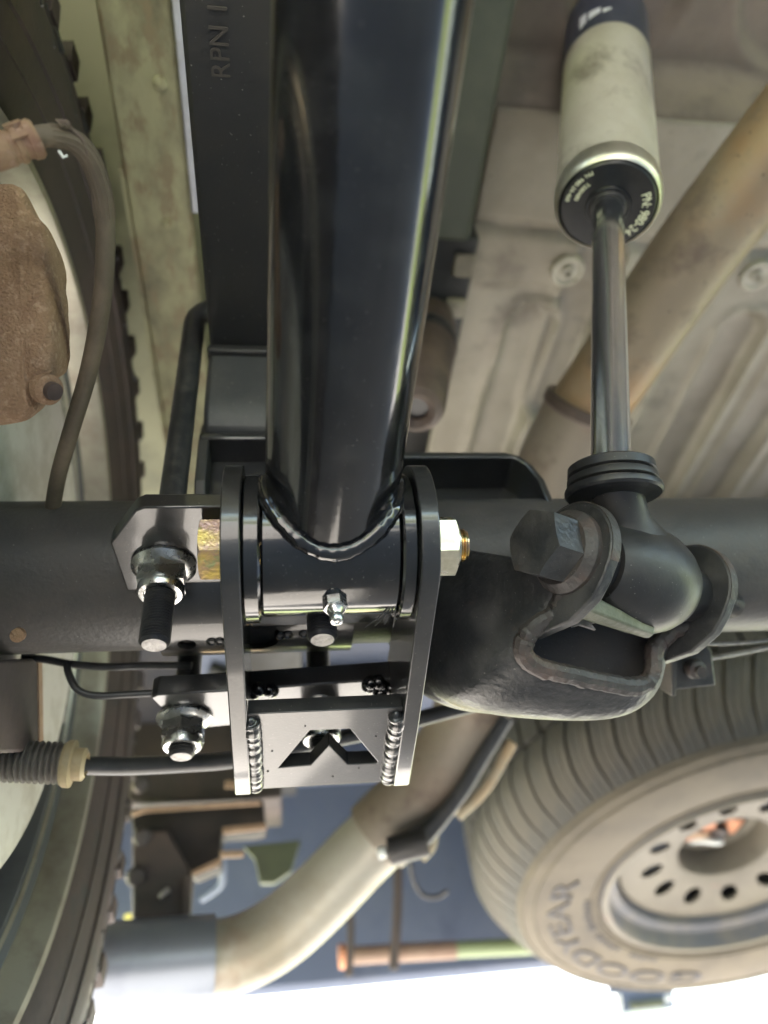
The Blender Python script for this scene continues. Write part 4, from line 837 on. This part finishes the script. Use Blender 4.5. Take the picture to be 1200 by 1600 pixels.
def strip_lug(rows, bot, top, sipes=(.5,)):
    """A tread block as quad strips: rows of (axial, angle left, angle right), with shallow sipes cut along it."""
    cols = [0.0]
    for q in sipes: cols += [q - .016, q, q + .016]
    cols += [1.0]; low = {q for q in sipes}
    bm = BM(); T, B = [], []
    for h, a0, a1 in rows:
        T.append([bm.verts.new(((top(h) - (0.0035 if c in low else 0)) * math.cos(a0 + (a1 - a0) * c), (top(h) - (0.0035 if c in low else 0)) * math.sin(a0 + (a1 - a0) * c), h)) for c in cols])
        B.append([bm.verts.new((bot(h) * math.cos(a0 + (a1 - a0) * c), bot(h) * math.sin(a0 + (a1 - a0) * c), h)) for c in (0.0, 1.0)])
    n, m = len(rows), len(cols)
    for i in range(n - 1):
        for j in range(m - 1): bm.faces.new((T[i][j], T[i + 1][j], T[i + 1][j + 1], T[i][j + 1]))
        bm.faces.new((T[i][0], B[i][0], B[i + 1][0], T[i + 1][0])); bm.faces.new((T[i][-1], T[i + 1][-1], B[i + 1][1], B[i][1]))
    for i in (0, n - 1): bm.faces.new(T[i] + [B[i][1], B[i][0]])
    bmesh.ops.recalc_face_normals(bm, faces=bm.faces[:]); me = bpy.data.meshes.new('tread_block'); bm.to_mesh(me); bm.free()
    for p in me.polygons: p.use_smooth = True
    me.set_sharp_from_angle(angle=R(25)); return me
def slant(h): return 1.15 * max(0, -.030 - h) ** 1.0
sl1 = strip_lug([(h, -.0450 - slant(h), .0365 - slant(h) + .006 * max(0, 1 + h / .03)) for h in (.0005, -.012, -.024, -.036, -.048, -.060, -.072, -.084, -.096)], sr0, sr1, (.36, .70))
sl2 = strip_lug([(h, -.0445 - .2 * (-.105 - h), .0370 - .2 * (-.105 - h)) for h in (-.106, -.120, -.135, -.150)], lambda h: .401, lambda h: .4165, (.5,))
sl3 = strip_lug([(h, -.0445 + .15 * (-.160 - h), .0370 + .15 * (-.160 - h)) for h in (-.160, -.180, -.205, -.228)], lambda h: .390, lambda h: .4155 if h > -.19 else (.412 if h > -.21 else .404), (.4,))
for m in (sl1, sl2, sl3): m.materials.append(spare_rub)
NS = 66; ps = 2 * math.pi / NS
for k in range(NS):
    for m, off in ((sl1, 0), (sl2, .4), (sl3, .1)):
        o = bpy.data.objects.new('tread_block', m); C.objects.link(o); o.parent = st
        o.matrix_basis = FSP @ Mx.Rotation((k + off) * ps, 4, 'Z')
for s_, a_ in (('GOODYEAR', 96.0),):
    obj('sidewall_lettering', text_mesh(s_, .050, .0036, FSP @ Mx.Translation((0, 0, .0118)), (.2930, R(a_), 1.0), wide=1.90), spare_let, st, smooth=False)
# inner band of worn small raised marks
for k in range(22):
    a = R(72 - 3.0 * k); bm = BM(); add_box(bm, (-.006, -.0028, 0), (.006 - .003 * (k % 3 == 1), .0028, .0012), FSP @ Mx.Rotation(a, 4, 'Z') @ Mx.Translation((.2490, 0, .0066)))
    if k not in (5, 6, 13): obj('raised_mark', bm, spare_let, st)
    else: bm.free()
bm = BM(); add_lathe(bm, [(.2265, -.004), (.2225, .003), (.2170, .0045), (.2125, .0025), (.2095, -.003), (.2075, -.012), (.204, -.020), (.190, -.026), (.186, -.034), (.1845, -.052), (.1835, -.075)], FSP, 128, cap=False); obj('rim_flange', bm, rim_dark, sp)
bm = BM(); add_lathe(bm, [(.2230, .0036), (.2170, .0058), (.2118, .0036), (.2118, .002), (.2230, .002)], FSP, 128, closed=True); obj('flange_edge', bm, rim_dirty, sp)
disc = BM(); add_lathe(disc, [(.1842, -.060), (.1842, -.044), (.1800, -.036), (.1700, -.0345), (.150, -.0375), (.110, -.0450), (.088, -.0490), (.080, -.053), (.076, -.064), (.074, -.082), (.0735, -.095), (.062, -.100), (.062, -.104), (.0775, -.099), (.080, -.082), (.084, -.062), (.090, -.055), (.110, -.0505), (.150, -.043), (.172, -.040), (.180, -.046)], FSP, 120, closed=True)
dk = obj('rim_disc', disc, rim_dirty, sp)
cs = []
for k in range(12):
    a = R(-40.0 + 30 * k); b = BM(); add_lathe(b, [(.0150, -.09), (.0150, .0)], FSP @ Mx.Rotation(a, 4, 'Z') @ Mx.Translation((.1260, 0, 0)) @ Mx.Diagonal((1.3, 1.0, 1, 1)), 24); cs.append(b)
allc = BM()
for b in cs:
    tmp = bpy.data.meshes.new('t'); b.to_mesh(tmp); b.free(); allc.from_mesh(tmp); bpy.data.meshes.remove(tmp)
cut(dk, [allc])
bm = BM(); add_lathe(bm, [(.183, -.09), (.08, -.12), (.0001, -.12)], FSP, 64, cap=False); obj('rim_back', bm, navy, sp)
wn = thing('spare_winch', FSP @ V((.0, 0, -.09)), 'rusty winch plate and carrier seen through the centre hole of the spare rim', 'winch')
bm = BM(); add_lathe(bm, [(.0001, -.108), (.0725, -.108), (.0725, -.104), (.0001, -.104)], FSP, 40, cap=False); obj('carrier_plate', bm, dark_under, wn)
for x, y, sx, sy, m in ((.045, .010, .016, .014, orange_r), (.022, .020, .018, .008, lip_tan), (.012, -.012, .012, .016, orange_r), (-.012, .012, .014, .012, raw_edge), (.030, -.018, .010, .008, bracket_brown), (-.035, .002, .014, .02, orange_r)):
    bm = BM(); add_box(bm, (x - sx, y - sy, -.1040), (x + sx, y + sy, -.094 + .012 * random.random()), FSP @ Mx.Rotation(random.uniform(-.3, .3), 4, 'Z')); obj('carrier_lug', bm, m, wn, bevel=.003)
bm = BM(); add_sweep(bm, smooth_path([FSP @ V(p) for p in ((-.02, .035, -.085), (.0, .02, -.075), (.018, .026, -.082), (.034, .038, -.09))], 6), .005, 12); obj('cable_loop', bm, pale_paint, wn)


# cross members, harness and hose under the rear of the bed
cm = thing('rear_crossmember', (.7, 1.2, .78), 'haze-tinted navy crossmember spanning the dim underbody behind the bent exhaust pipe', 'crossmember')
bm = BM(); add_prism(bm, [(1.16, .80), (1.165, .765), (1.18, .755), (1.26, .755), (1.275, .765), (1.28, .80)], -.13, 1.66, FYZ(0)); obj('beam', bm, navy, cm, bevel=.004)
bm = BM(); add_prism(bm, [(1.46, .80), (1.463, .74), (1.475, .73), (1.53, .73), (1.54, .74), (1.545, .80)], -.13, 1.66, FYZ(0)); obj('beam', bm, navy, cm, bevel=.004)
for x in (.02, .16, .31):
    bm = BM(); add_lathe(bm, [(.014, 0), (.014, .007), (.009, .010), (.0001, .010)], basis((x, 1.22, .755), (0, 0, -1)), 18); obj('bolt_head', bm, dark_under, cm)
tube_thing('wiring_harness', 'dark taped wiring harness sagging under the haze-tinted crossmember', 'harness', [(-.12, 1.10, .77), (-.02, 1.13, .745), (.08, 1.12, .755), (.18, 1.14, .735), (.30, 1.13, .75), (.45, 1.12, .74), (.6, 1.15, .76)], .011, dark_under)
